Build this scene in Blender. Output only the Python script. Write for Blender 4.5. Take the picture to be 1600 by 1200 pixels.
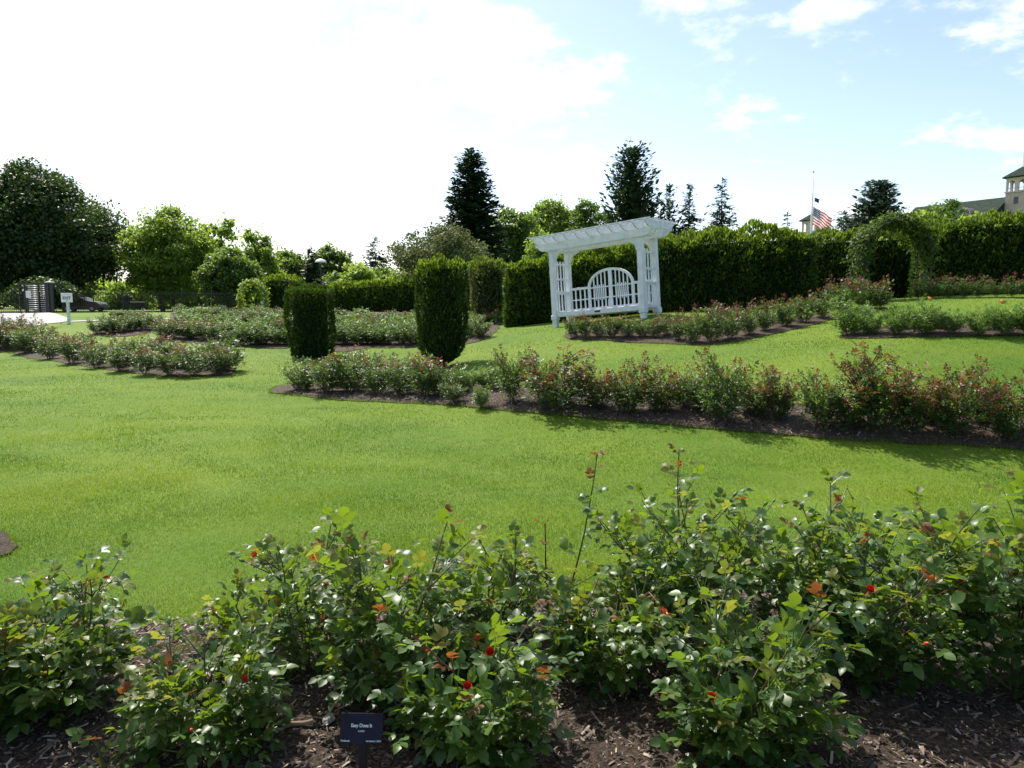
import bpy, math, random
import numpy as np
from mathutils import Vector, Matrix, noise
from mathutils.geometry import delaunay_2d_cdt

R = math.radians
scene = bpy.context.scene
col = scene.collection
for o in list(bpy.data.objects):
    bpy.data.objects.remove(o)

# ------------------------------------------------------------------ camera
FPX = 1142.0            # focal length in photo pixels (1600 wide)
PITCH = R(6.0)
EYE = 1.6
cam_d = bpy.data.cameras.new('camera')
cam = bpy.data.objects.new('camera', cam_d)
col.objects.link(cam)
cam.location = (0, 0, EYE)
cam.rotation_euler = (R(90) - PITCH, 0, 0)
cam_d.sensor_width = 36.0
cam_d.lens = 36.0 * FPX / 1600.0
cam_d.clip_start = 0.05
cam_d.clip_end = 4000
scene.camera = cam

# ------------------------------------------------------------------ light
SUN_AZ = R(-30)         # left of the view direction (+Y), behind the scene
SUN_EL = R(51)
S = Vector((math.sin(SUN_AZ) * math.cos(SUN_EL), math.cos(SUN_AZ) * math.cos(SUN_EL), math.sin(SUN_EL)))
world = bpy.data.worlds.new('World')
scene.world = world
world.use_nodes = True
nt = world.node_tree
nt.nodes.clear()
def N(tree, typ, **kw):
    n = tree.nodes.new(typ)
    for k, v in kw.items():
        setattr(n, k, v)
    return n
def math_n(tree, op, a, b=None, clamp=False):
    n = tree.nodes.new('ShaderNodeMath'); n.operation = op; n.use_clamp = clamp
    for i, v in enumerate((a, b)):
        if v is None: continue
        if isinstance(v, (int, float)): n.inputs[i].default_value = v
        else: tree.links.new(v, n.inputs[i])
    return n.outputs[0]
L_ = nt.links.new
CLOUD_Z = 10.5
sky = N(nt, 'ShaderNodeTexSky', sky_type='NISHITA')
sky.sun_disc = False
sky.sun_elevation = SUN_EL
sky.sun_rotation = SUN_AZ
sky.air_density = 1.0; sky.dust_density = 0.8; sky.ozone_density = 1.0
bg = N(nt, 'ShaderNodeBackground'); bg.inputs[1].default_value = 0.128
hz = N(nt, 'ShaderNodeMix', data_type='RGBA', blend_type='MULTIPLY'); hz.inputs[0].default_value = 1.0; hz.inputs[7].default_value = (1.05, 0.985, 1.0, 1)
L_(sky.outputs[0], hz.inputs[6]); L_(hz.outputs[2], bg.inputs[0])
tc = N(nt, 'ShaderNodeTexCoord')
sep = N(nt, 'ShaderNodeSeparateXYZ'); L_(tc.outputs['Generated'], sep.inputs[0])
zz = math_n(nt, 'ADD', math_n(nt, 'MAXIMUM', sep.outputs[2], 0.0), 0.22)
comb = N(nt, 'ShaderNodeCombineXYZ')
L_(math_n(nt, 'DIVIDE', sep.outputs[0], zz), comb.inputs[0])
L_(math_n(nt, 'DIVIDE', sep.outputs[1], zz), comb.inputs[1])
comb.inputs[2].default_value = CLOUD_Z
n1 = N(nt, 'ShaderNodeTexNoise'); n1.inputs['Scale'].default_value = 2.3; n1.inputs['Detail'].default_value = 9; n1.inputs['Roughness'].default_value = 0.6
L_(comb.outputs[0], n1.inputs['Vector'])
# thin bright veil of cloud round the sun
dotn = N(nt, 'ShaderNodeVectorMath', operation='DOT_PRODUCT')
L_(tc.outputs['Generated'], dotn.inputs[0]); dotn.inputs[1].default_value = S
veil = math_n(nt, 'POWER', math_n(nt, 'MAXIMUM', dotn.outputs['Value'], 0.0), 5.0)
nz = math_n(nt, 'ADD', n1.outputs[0], math_n(nt, 'MULTIPLY', veil, 0.42))
mask = N(nt, 'ShaderNodeMapRange'); mask.interpolation_type = 'SMOOTHSTEP'
mask.inputs['From Min'].default_value = 0.555; mask.inputs['From Max'].default_value = 0.70
L_(nz, mask.inputs['Value'])
bgc = N(nt, 'ShaderNodeBackground'); bgc.inputs[0].default_value = (1.0, 0.985, 0.96, 1); bgc.inputs[1].default_value = 0.85
mixw = N(nt, 'ShaderNodeMixShader')
L_(mask.outputs[0], mixw.inputs[0]); L_(bg.outputs[0], mixw.inputs[1]); L_(bgc.outputs[0], mixw.inputs[2])
wout = N(nt, 'ShaderNodeOutputWorld'); L_(mixw.outputs[0], wout.inputs[0])

sun_d = bpy.data.lights.new('sun', 'SUN')
sun_d.energy = 4.6; sun_d.angle = R(0.53); sun_d.color = (1.0, 0.94, 0.84)
sun = bpy.data.objects.new('sun', sun_d); col.objects.link(sun)
sun.rotation_euler = S.to_track_quat('Z', 'Y').to_euler()
sun.location = (-20, 30, 40)

vs = scene.view_settings
vs.view_transform = 'Standard'; vs.look = 'None'; vs.gamma = 1.0; vs.exposure = 0.80
vs.use_curve_mapping = False

# ------------------------------------------------------------------ helpers
rng = np.random.default_rng(7)
random.seed(7)

def tag(o, label=None, cat=None, group=None, kind=None):
    if label: o['label'] = label
    if cat: o['category'] = cat
    if group: o['group'] = group
    if kind: o['kind'] = kind
    return o
def link(o, parent=None):
    col.objects.link(o)
    if parent is not None: o.parent = parent
    return o
def empty(name, loc, rz=0.0, label=None, cat=None, group=None):
    o = bpy.data.objects.new(name, None); o.empty_display_size = 0.2
    link(o); o.location = loc; o.rotation_euler = (0, 0, rz)
    return tag(o, label, cat, group)
def add(name, me, parent=None, mat=None, loc=None):
    o = bpy.data.objects.new(name, me); link(o, parent)
    if mat is not None and len(me.materials) == 0: me.materials.append(mat)
    if loc is not None: o.location = loc
    return o
def np_mesh(name, V, F, mat=None, smooth=False, tint=None):
    """V (n,3), F (m,k) with k fixed"""
    V = np.asarray(V, dtype=np.float32); F = np.asarray(F, dtype=np.int32)
    me = bpy.data.meshes.new(name)
    me.vertices.add(len(V)); me.vertices.foreach_set('co', V.ravel())
    k = F.shape[1]
    me.loops.add(F.size); me.loops.foreach_set('vertex_index', F.ravel())
    me.polygons.add(len(F))
    me.polygons.foreach_set('loop_start', np.arange(0, F.size, k, dtype=np.int32))
    me.polygons.foreach_set('loop_total', np.full(len(F), k, dtype=np.int32))
    if smooth: me.polygons.foreach_set('use_smooth', np.ones(len(F), dtype=bool))
    me.update(calc_edges=True)
    if tint is not None:
        a = me.attributes.new('tint', 'FLOAT', 'POINT')
        a.data.foreach_set('value', np.asarray(tint, dtype=np.float32))
    if mat is not None: me.materials.append(mat)
    return me
class MB:
    """collects boxes, prisms and tubes into one mesh"""
    def __init__(s): s.v = []; s.f = []
    def box(s, x0, x1, y0, y1, z0, z1, M=None, bev=0.0):
        n = len(s.v)
        if bev <= 0:
            P = [(x0,y0,z0),(x1,y0,z0),(x1,y1,z0),(x0,y1,z0),(x0,y0,z1),(x1,y0,z1),(x1,y1,z1),(x0,y1,z1)]
            Fc = [(0,3,2,1),(4,5,6,7),(0,1,5,4),(1,2,6,5),(2,3,7,6),(3,0,4,7)]
        else:
            b = bev; P = []; Fc = []
            for (z, i) in ((z0, b), (z0 + b, 0), (z1 - b, 0), (z1, b)):
                P += [(x0+i+b*(i==0),y0+i,z),(x1-i-b*(i==0),y0+i,z),(x1-i,y0+i+b*(i==0),z),(x1-i,y1-i-b*(i==0),z),(x1-i-b*(i==0),y1-i,z),(x0+i+b*(i==0),y1-i,z),(x0+i,y1-i-b*(i==0),z),(x0+i,y0+i+b*(i==0),z)]
            for r in range(3):
                for k in range(8):
                    a = r*8+k; c = r*8+(k+1)%8
                    Fc.append((a, c, c+8, a+8))
            Fc.append(tuple(range(7,-1,-1))); Fc.append(tuple(range(24,32)))
        if M is not None: P = [tuple(M @ Vector(p)) for p in P]
        s.v += P; s.f += [tuple(i+n for i in q) for q in Fc]; return s
    def prism(s, pts, axis, a0, a1, M=None):
        """pts: 2D outline; extruded along axis (0,1,2) from a0 to a1"""
        n = len(s.v); k = len(pts); P = []
        for a in (a0, a1):
            for (u, w) in pts:
                P.append((a,u,w) if axis == 0 else (u,a,w) if axis == 1 else (u,w,a))
        if M is not None: P = [tuple(M @ Vector(p)) for p in P]
        s.v += P
        s.f.append(tuple(n+i for i in range(k))); s.f.append(tuple(n+k+i for i in range(k-1,-1,-1)))
        for i in range(k):
            j = (i+1) % k
            s.f.append((n+i, n+k+i, n+k+j, n+j))
        return s
    def tube(s, pts, rad, sides=6, cap=True):
        n0 = len(s.v); m = len(pts)
        pts = [Vector(p) for p in pts]
        prev = None
        for i, p in enumerate(pts):
            t = (pts[min(i+1,m-1)] - pts[max(i-1,0)])
            t = t.normalized() if t.length > 1e-9 else Vector((0,0,1))
            if prev is None:
                a = t.orthogonal().normalized()
            else:
                a = (prev - t*prev.dot(t))
                a = a.normalized() if a.length > 1e-6 else t.orthogonal().normalized()
            prev = a; b = t.cross(a)
            r = rad[i] if isinstance(rad, (list, tuple)) else rad
            for k in range(sides):
                an = 2*math.pi*k/sides
                s.v.append(tuple(p + a*(math.cos(an)*r) + b*(math.sin(an)*r)))
        for i in range(m-1):
            for k in range(sides):
                a = n0+i*sides+k; c = n0+i*sides+(k+1)%sides
                s.f.append((a, c, c+sides, a+sides))
        if cap:
            s.f.append(tuple(n0+k for k in range(sides-1,-1,-1)))
            s.f.append(tuple(n0+(m-1)*sides+k for k in range(sides)))
        return s
    def lathe(s, prof, sides=12, cx=0, cy=0):
        n0 = len(s.v)
        for (r, z) in prof:
            for k in range(sides):
                an = 2*math.pi*k/sides
                s.v.append((cx+r*math.cos(an), cy+r*math.sin(an), z))
        for i in range(len(prof)-1):
            for k in range(sides):
                a = n0+i*sides+k; c = n0+i*sides+(k+1)%sides
                s.f.append((a, c, c+sides, a+sides))
        s.f.append(tuple(n0+k for k in range(sides-1,-1,-1)))
        s.f.append(tuple(n0+(len(prof)-1)*sides+k for k in range(sides)))
        return s
    def mesh(s, name, mat=None, smooth=False):
        me = bpy.data.meshes.new(name); me.from_pydata(s.v, [], s.f); me.update()
        if smooth:
            me.polygons.foreach_set('use_smooth', np.ones(len(me.polygons), dtype=bool))
        if mat is not None: me.materials.append(mat)
        return me
    def build(s, name, mat, parent=None, smooth=False, loc=None):
        return add(name, s.mesh(name, mat, smooth), parent, None, loc)

def copy_tree(o, parent=None):
    c = o.copy(); col.objects.link(c)
    if parent is not None: c.parent = parent
    for ch in o.children: copy_tree(ch, c)
    return c

# ------------------------------------------------------------------ materials
def new_mat(name):
    m = bpy.data.materials.new(name); m.use_nodes = True
    t = m.node_tree; b = t.nodes['Principled BSDF']
    return m, t, b
def mixc(t, fac, a, b):
    n = t.nodes.new('ShaderNodeMix'); n.data_type = 'RGBA'
    if isinstance(fac, (int, float)): n.inputs[0].default_value = fac
    else: t.links.new(fac, n.inputs[0])
    for i, v in ((6, a), (7, b)):
        if isinstance(v, tuple): n.inputs[i].default_value = (*v, 1) if len(v) == 3 else v
        else: t.links.new(v, n.inputs[i])
    return n.outputs[2]
def noise_n(t, scale, detail=4, rough=0.55, vec=None, coord='Object'):
    n = t.nodes.new('ShaderNodeTexNoise')
    n.inputs['Scale'].default_value = scale; n.inputs['Detail'].default_value = detail; n.inputs['Roughness'].default_value = rough
    if vec is None:
        c = t.nodes.new('ShaderNodeTexCoord'); vec = c.outputs[coord]
    t.links.new(vec, n.inputs['Vector'])
    return n.outputs[0]
def ramp(t, v, lo, hi):
    n = t.nodes.new('ShaderNodeMapRange'); n.inputs['From Min'].default_value = lo; n.inputs['From Max'].default_value = hi
    t.links.new(v, n.inputs['Value']); return n.outputs[0]
def bump(t, b, h, strength, dist=0.02):
    n = t.nodes.new('ShaderNodeBump'); n.inputs['Strength'].default_value = strength; n.inputs['Distance'].default_value = dist
    t.links.new(h, n.inputs['Height']); t.links.new(n.outputs[0], b.inputs['Normal'])
def leaf_mat(name, dark, light, trans, tfac=0.35, rough=0.45, spec=0.4, src='tint'):
    m, t, b = new_mat(name)
    if src == 'tint':
        a = t.nodes.new('ShaderNodeAttribute'); a.attribute_name = 'tint'; f = a.outputs['Fac']
    else:
        a = t.nodes.new('ShaderNodeObjectInfo'); f = a.outputs['Random']
    c = mixc(t, f, dark, light)
    t.links.new(c, b.inputs['Base Color'])
    b.inputs['Roughness'].default_value = rough; b.inputs['Specular IOR Level'].default_value = spec
    tr = t.nodes.new('ShaderNodeBsdfTranslucent')
    t.links.new(mixc(t, f, tuple(x*0.7 for x in trans), trans), tr.inputs[0])
    mx = t.nodes.new('ShaderNodeMixShader'); mx.inputs[0].default_value = tfac
    t.links.new(b.outputs[0], mx.inputs[1]); t.links.new(tr.outputs[0], mx.inputs[2])
    t.links.new(mx.outputs[0], t.nodes['Material Output'].inputs[0])
    return m
def plain(name, c, rough=0.5, metal=0.0, var=0.0, scale=8.0, spec=0.5, bmp=0.0):
    m, t, b = new_mat(name)
    if var > 0:
        f = noise_n(t, scale, 5)
        t.links.new(mixc(t, ramp(t, f, 0.3, 0.7), tuple(x*(1-var) for x in c), tuple(min(1, x*(1+var)) for x in c)), b.inputs['Base Color'])
        if bmp: bump(t, b, noise_n(t, scale*6, 4), bmp)
    else:
        b.inputs['Base Color'].default_value = (*c, 1)
    b.inputs['Roughness'].default_value = rough; b.inputs['Metallic'].default_value = metal
    b.inputs['Specular IOR Level'].default_value = spec
    return m

M = {}
# lawn
m, t, b = new_mat('lawn'); M['lawn'] = m
tcn = t.nodes.new('ShaderNodeTexCoord')
big = noise_n(t, 0.35, 3, 0.5, tcn.outputs['Object'])
mid = noise_n(t, 2.2, 5, 0.6, tcn.outputs['Object'])
mp = t.nodes.new('ShaderNodeMapping'); mp.inputs['Scale'].default_value = (1.0, 0.35, 1.0); t.links.new(tcn.outputs['Object'], mp.inputs[0])
fine = noise_n(t, 34, 6, 0.75, mp.outputs[0])
c0 = mixc(t, ramp(t, big, 0.35, 0.65), (0.082, 0.165, 0.013), (0.170, 0.238, 0.017))
c1 = mixc(t, math_n(t, 'MULTIPLY', ramp(t, mid, 0.45, 0.75), 0.5, True), c0, (0.19, 0.23, 0.04))
c2 = mixc(t, math_n(t, 'MULTIPLY', ramp(t, fine, 0.42, 0.64), 0.75, True), (0.055, 0.11, 0.008), c1)
c3 = mixc(t, 0.6, c1, c2)
t.links.new(c3, b.inputs['Base Color']); b.inputs['Roughness'].default_value = 0.85; b.inputs['Specular IOR Level'].default_value = 0.15
bump(t, b, fine, 0.7, 0.03)
m, t, b = new_mat('grass_blades'); M['grass'] = m
a = t.nodes.new('ShaderNodeAttribute'); a.attribute_name = 'tint'
cr = t.nodes.new('ShaderNodeValToRGB'); t.links.new(a.outputs['Fac'], cr.inputs[0])
cr.color_ramp.elements[0].color = (0.026, 0.082, 0.018, 1); cr.color_ramp.elements[1].color = (0.36, 0.30, 0.13, 1); cr.color_ramp.elements[1].position = 1.0
for p_, c_ in ((0.36, (0.074, 0.160, 0.014)), (0.64, (0.148, 0.238, 0.020)), (0.90, (0.245, 0.295, 0.034))):
    e = cr.color_ramp.elements.new(p_); e.color = (*c_, 1)
t.links.new(cr.outputs[0], b.inputs['Base Color']); b.inputs['Roughness'].default_value = 0.5; b.inputs['Specular IOR Level'].default_value = 0.3
tr = t.nodes.new('ShaderNodeBsdfTranslucent'); t.links.new(mixc(t, 0.35, cr.outputs[0], (0.30, 0.46, 0.02)), tr.inputs[0])
mx = t.nodes.new('ShaderNodeMixShader'); mx.inputs[0].default_value = 0.45
t.links.new(b.outputs[0], mx.inputs[1]); t.links.new(tr.outputs[0], mx.inputs[2]); t.links.new(mx.outputs[0], t.nodes['Material Output'].inputs[0])
# mulch
m, t, b = new_mat('mulch'); M['mulch'] = m
f1 = noise_n(t, 55, 6, 0.7); f2 = noise_n(t, 6, 4)
c = mixc(t, ramp(t, f1, 0.38, 0.66), (0.022, 0.016, 0.012), (0.15, 0.108, 0.08))
c = mixc(t, math_n(t, 'MULTIPLY', ramp(t, f2, 0.4, 0.7), 0.5, True), c, (0.06, 0.042, 0.032))
t.links.new(c, b.inputs['Base Color']); b.inputs['Roughness'].default_value = 0.9; b.inputs['Specular IOR Level'].default_value = 0.2
bump(t, b, f1, 1.0, 0.03)
m, t, b = new_mat('mulch_chip'); M['chip'] = m
a = t.nodes.new('ShaderNodeAttribute'); a.attribute_name = 'tint'
cr = t.nodes.new('ShaderNodeValToRGB'); t.links.new(a.outputs['Fac'], cr.inputs[0])
cr.color_ramp.elements[0].color = (0.030, 0.020, 0.014, 1); cr.color_ramp.elements[1].color = (0.38, 0.31, 0.235, 1)
e = cr.color_ramp.elements.new(0.6); e.color = (0.125, 0.088, 0.062, 1)
t.links.new(cr.outputs[0], b.inputs['Base Color']); b.inputs['Roughness'].default_value = 0.75
# vegetation
M['rose_leaf'] = leaf_mat('rose_leaf', (0.022, 0.064, 0.013), (0.072, 0.136, 0.022), (0.30, 0.46, 0.025), 0.34, 0.40, 0.38, 'obj')
M['rose_leaf_young'] = leaf_mat('rose_leaf_young', (0.07, 0.12, 0.02), (0.12, 0.11, 0.02), (0.42, 0.45, 0.05), 0.4, 0.5, 0.3, 'obj')
M['rose_leaf_red'] = leaf_mat('rose_leaf_red', (0.10, 0.04, 0.02), (0.17, 0.07, 0.02), (0.42, 0.14, 0.03), 0.38, 0.5, 0.25, 'obj')
M['rose_stuff'] = leaf_mat('rose_foliage', (0.020, 0.056, 0.013), (0.062, 0.122, 0.028), (0.20, 0.34, 0.04), 0.28, 0.44, 0.36)
M['rose_stuff_light'] = leaf_mat('rose_foliage_light', (0.035, 0.085, 0.025), (0.10, 0.185, 0.04), (0.26, 0.44, 0.05), 0.32, 0.42, 0.38)
M['rose_inner'] = leaf_mat('rose_leaf_inner', (0.022, 0.064, 0.013), (0.072, 0.136, 0.022), (0.30, 0.46, 0.025), 0.34, 0.40, 0.38)
M['copper'] = leaf_mat('copper_shoots', (0.070, 0.031, 0.015), (0.150, 0.064, 0.022), (0.30, 0.125, 0.035), 0.33, 0.45, 0.35)
M['crimson'] = leaf_mat('crimson_shoots', (0.075, 0.02, 0.02), (0.14, 0.04, 0.03), (0.24, 0.07, 0.045), 0.3, 0.45, 0.35)
M['cane_green'] = plain('cane_green', (0.07, 0.11, 0.03), 0.5, var=0.4, scale=30)
M['cane_red'] = plain('cane_red', (0.10, 0.045, 0.025), 0.5, var=0.4, scale=30)
M['wood_stem'] = plain('wood_stem', (0.05, 0.042, 0.025), 0.8, var=0.3, scale=30)
M['yew'] = leaf_mat('yew_sprigs', (0.015, 0.036, 0.008), (0.050, 0.102, 0.014), (0.13, 0.24, 0.018), 0.25, 0.5, 0.3)
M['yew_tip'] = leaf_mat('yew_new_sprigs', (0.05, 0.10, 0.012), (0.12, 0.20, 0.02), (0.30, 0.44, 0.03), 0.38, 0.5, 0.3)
M['yew_old'] = leaf_mat('yew_column_sprigs', (0.010, 0.026, 0.006), (0.034, 0.074, 0.011), (0.09, 0.17, 0.014), 0.2, 0.5, 0.3)
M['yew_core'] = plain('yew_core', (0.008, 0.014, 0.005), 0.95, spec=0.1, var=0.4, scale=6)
M['bark'] = plain('bark', (0.055, 0.045, 0.036), 0.9, var=0.45, scale=5, bmp=0.6)
M['t_dark'] = leaf_mat('tree_dark', (0.012, 0.034, 0.008), (0.035, 0.075, 0.014), (0.10, 0.19, 0.02), 0.28, 0.5, 0.35)
M['t_light'] = leaf_mat('tree_light', (0.050, 0.10, 0.012), (0.11, 0.19, 0.025), (0.42, 0.60, 0.07), 0.5, 0.5, 0.3)
M['t_mid'] = leaf_mat('tree_mid', (0.026, 0.062, 0.012), (0.065, 0.125, 0.022), (0.26, 0.42, 0.05), 0.42, 0.5, 0.3)
M['t_olive'] = leaf_mat('tree_olive', (0.045, 0.065, 0.022), (0.095, 0.125, 0.045), (0.20, 0.25, 0.07), 0.33, 0.55, 0.3)
M['conifer'] = leaf_mat('conifer_dark', (0.015, 0.036, 0.018), (0.038, 0.072, 0.034), (0.06, 0.12, 0.04), 0.22, 0.55, 0.3)
M['conifer_blue'] = leaf_mat('conifer_blue', (0.030, 0.058, 0.044), (0.075, 0.12, 0.085), (0.10, 0.16, 0.09), 0.22, 0.55, 0.3)
# built things
M['white'] = plain('white_paint', (0.64, 0.675, 0.70), 0.5, var=0.11, scale=5, bmp=0.15)
M['black'] = plain('black_metal', (0.012, 0.012, 0.014), 0.4)
M['grey_metal'] = plain('grey_metal', (0.48, 0.48, 0.46), 0.4, 0.3)
M['sign_white'] = plain('sign_white', (0.78, 0.78, 0.76), 0.5, var=0.05)
M['post_grey'] = plain('post_grey', (0.55, 0.60, 0.60), 0.5, var=0.1)
M['ink'] = plain('ink_black', (0.02, 0.02, 0.02), 0.6)
M['plaque'] = plain('plaque_navy', (0.016, 0.016, 0.030), 0.65, var=0.2, scale=20, spec=0.15)
M['letter'] = plain('letter_silver', (0.62, 0.70, 0.72), 0.5)
M['concrete'] = plain('concrete', (0.36, 0.35, 0.335), 0.9, var=0.15, scale=1.5)
M['asphalt'] = plain('asphalt', (0.06, 0.06, 0.062), 0.9, var=0.2, scale=3)
M['stone'] = plain('stone', (0.30, 0.29, 0.28), 0.85, var=0.35, scale=25, bmp=0.5)
M['twig'] = plain('twig', (0.20, 0.14, 0.10), 0.85, var=0.4, scale=40)
M['petal_red'] = plain('petal_red', (0.62, 0.045, 0.012), 0.5, var=0.3, scale=30)
M['petal_orange'] = plain('petal_orange', (0.80, 0.24, 0.08), 0.5, var=0.2, scale=30)
M['petal_apricot'] = plain('petal_apricot', (0.85, 0.40, 0.10), 0.5, var=0.2, scale=30)
M['petal_white'] = plain('petal_white', (0.75, 0.78, 0.55), 0.5, var=0.1, scale=30)
M['bud'] = plain('bud_green', (0.10, 0.17, 0.04), 0.5, var=0.3, scale=30)
M['stucco'] = plain('stucco', (0.40, 0.33, 0.29), 0.9, var=0.1, scale=0.6)
M['stucco_pale'] = plain('stucco_pale', (0.52, 0.45, 0.42), 0.9, var=0.08, scale=0.6)
M['glass'] = plain('window_glass', (0.03, 0.035, 0.04), 0.08)
M['car_paint'] = plain('car_paint', (0.02, 0.022, 0.028), 0.22, 0.3)
M['rubber'] = plain('rubber', (0.015, 0.015, 0.015), 0.8)
m, t, b = new_mat('green_roof_tile'); M['rooft'] = m
f = noise_n(t, 1.6, 5, 0.7)
t.links.new(mixc(t, ramp(t, f, 0.35, 0.65), (0.024, 0.036, 0.028), (0.050, 0.064, 0.052)), b.inputs['Base Color']); b.inputs['Roughness'].default_value = 1.0; b.inputs['Specular IOR Level'].default_value = 0.05

# ------------------------------------------------------------------ terrain
CP, SP = math.cos(PITCH), math.sin(PITCH)
def ray(px, py):
    u = (px-800)/FPX; v = (600-py)/FPX
    return u, CP + v*SP, -SP + v*CP
def PT(px, py, Y):
    """point at forward distance Y seen at photo pixel"""
    dx, dy, dz = ray(px, py); k = Y/dy
    return (dx*k, Y, EYE + dz*k)
ctrl = []
for yy in (-12, -4, 2, 5):
    for xx in (-14, -7, 0, 7, 14):
        ctrl.append((xx, yy, 0.0))
for p in [(-5, 9, -.02), (0, 8.5, 0), (-11, 9, 0), (3.5, 8.2, 0), (6.2, 8.2, 0.05), (9, 8, 0.1), (-2.5, 12.5, 0), (-9, 16, -0.02), (-14, 20, 0), (-18, 14, 0)]:
    ctrl.append(p)
for p in [(30,552,26),(300,590,17),(368,586,17.2),(108,506,36),(20,514,32),(50,490,46),(0,490,60),(180,490,60),(370,489,60),(200,523,30),(217,493,40),
          (300,536,26),(400,541,24.5),(560,541,24),(487,557,21.5),(690,572,18),(750,527,22),(800,511,24.5),(640,488,46),(450,488,52),
          (870,511,21.6),(1005,493,20.2),(900,533,17.5),(1100,538,15.5),(1290,500,18),(1150,488,22.8),(1270,480,22.5),(1310,531,13.2),(1590,526,11.6),
          (1430,470,18.5),(1590,467,16.5),(1335,472,20),(1450,466,21),(1600,462,20),(1200,604,10.5),(1500,594,9.8),(1000,600,11.4),(850,570,14.6),(1700,600,9.5),(1700,467,16)]:
    ctrl.append(PT(*p))
for p in [(-60,100,1.4),(0,100,1.6),(60,100,4.0),(-150,60,0.8),(-60,30,0.3),(40,30,3.2),(60,60,4.0),(20,60,2.2),(0,60,1.6),(-120,300,2),(0,300,3),(150,300,8),(-300,100,1),(300,100,9),(30,0,0.4),(-30,0,0),(-60,-20,0),(60,-20,0.5),(117,170,8),(90,220,8),(300,300,10),(-300,300,2)]:
    ctrl.append(p)
ctrl = np.array(ctrl, dtype=float)
SC = 20.0
def _phi(r2):
    return 0.5*r2*np.log(r2 + 1e-12)
cxy = ctrl[:, :2]/SC
d2 = ((cxy[:, None]-cxy[None])**2).sum(2)
n = len(ctrl); A = np.zeros((n+3, n+3))
A[:n, :n] = _phi(d2) + np.eye(n)*2e-3
A[:n, n] = 1; A[:n, n+1:] = cxy; A[n, :n] = 1; A[n+1:, :n] = cxy.T
sol = np.linalg.solve(A, np.concatenate([ctrl[:, 2], np.zeros(3)]))
def Hn(x, y):
    x = np.clip(np.asarray(x, float), -300, 300)/SC; y = np.clip(np.asarray(y, float), -20, 300)/SC
    sh = x.shape; x = x.ravel(); y = y.ravel(); out = np.empty(len(x))
    for i in range(0, len(x), 20000):
        a = x[i:i+20000]; c = y[i:i+20000]
        r2 = (a[:, None]-cxy[None, :, 0])**2 + (c[:, None]-cxy[None, :, 1])**2
        out[i:i+20000] = _phi(r2) @ sol[:n] + sol[n] + sol[n+1]*a + sol[n+2]*c
    X = x*SC; Y = y*SC
    und = 0.007*np.sin(2.1*X+1.7*np.sin(0.9*Y))*np.sin(2.6*Y+1.2*np.sin(1.3*X+1)) + 0.006*np.sin(4.3*X+2.1*np.sin(1.7*Y+.4))*np.sin(3.9*Y+1.5*np.sin(2.2*X))
    out += und*np.clip((Y-3)/3, 0, 1)*np.clip((60-Y)/20, 0, 1)
    out += (0.012*np.sin(X*1.3+0.7*Y)+0.010*np.sin(X*0.6-1.1*Y+2))*np.clip((Y-4)/4, 0, 1)
    return out.reshape(sh)
def H(x, y): return float(Hn(np.array([x]), np.array([y]))[0])
def G(px, py, y0=1.0, y1=120.0):
    """first ground point seen at photo pixel"""
    dx, dy, dz = ray(px, py)
    Y = np.concatenate([np.arange(y0, 30, 0.05), np.arange(30, y1, 0.25)])
    k = Y/dy; z = EYE + dz*k; h = Hn(dx*k, Y)
    below = np.nonzero(z < h)[0]
    i = below[0] if len(below) else len(Y)-1
    return Vector((dx*k[i], Y[i], float(h[i])))
def at(px, py, Y):
    """ground point in pixel column px at distance Y"""
    x = (px-800)/FPX*Y/(CP + (600-py)/FPX*SP)
    return Vector((x, Y, H(x, Y)))

def axis(*segs):
    out = []
    for a, c, st in segs: out.append(np.arange(a, c, st))
    return np.concatenate(out)
ax = axis((-1500,-300,150),(-300,-60,15),(-60,-24,2),(-24,24,0.3),(24,60,2),(60,300,15),(300,1501,150))
ay = axis((-40,-2,3),(-2,26,0.25),(26,70,0.8),(70,300,10),(300,1900,200))
gx, gy = np.meshgrid(ax, ay)
gz = Hn(gx, gy)
nx, ny = len(ax), len(ay)
V = np.stack([gx.ravel(), gy.ravel(), gz.ravel()], 1)
ii, jj = np.meshgrid(np.arange(nx-1), np.arange(ny-1)); q = (jj*nx+ii).ravel()
F = np.stack([q, q+1, q+nx+1, q+nx], 1)
lawn = add('lawn_ground', np_mesh('lawn_ground', V, F, M['lawn'], True)); tag(lawn, kind='structure')

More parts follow.
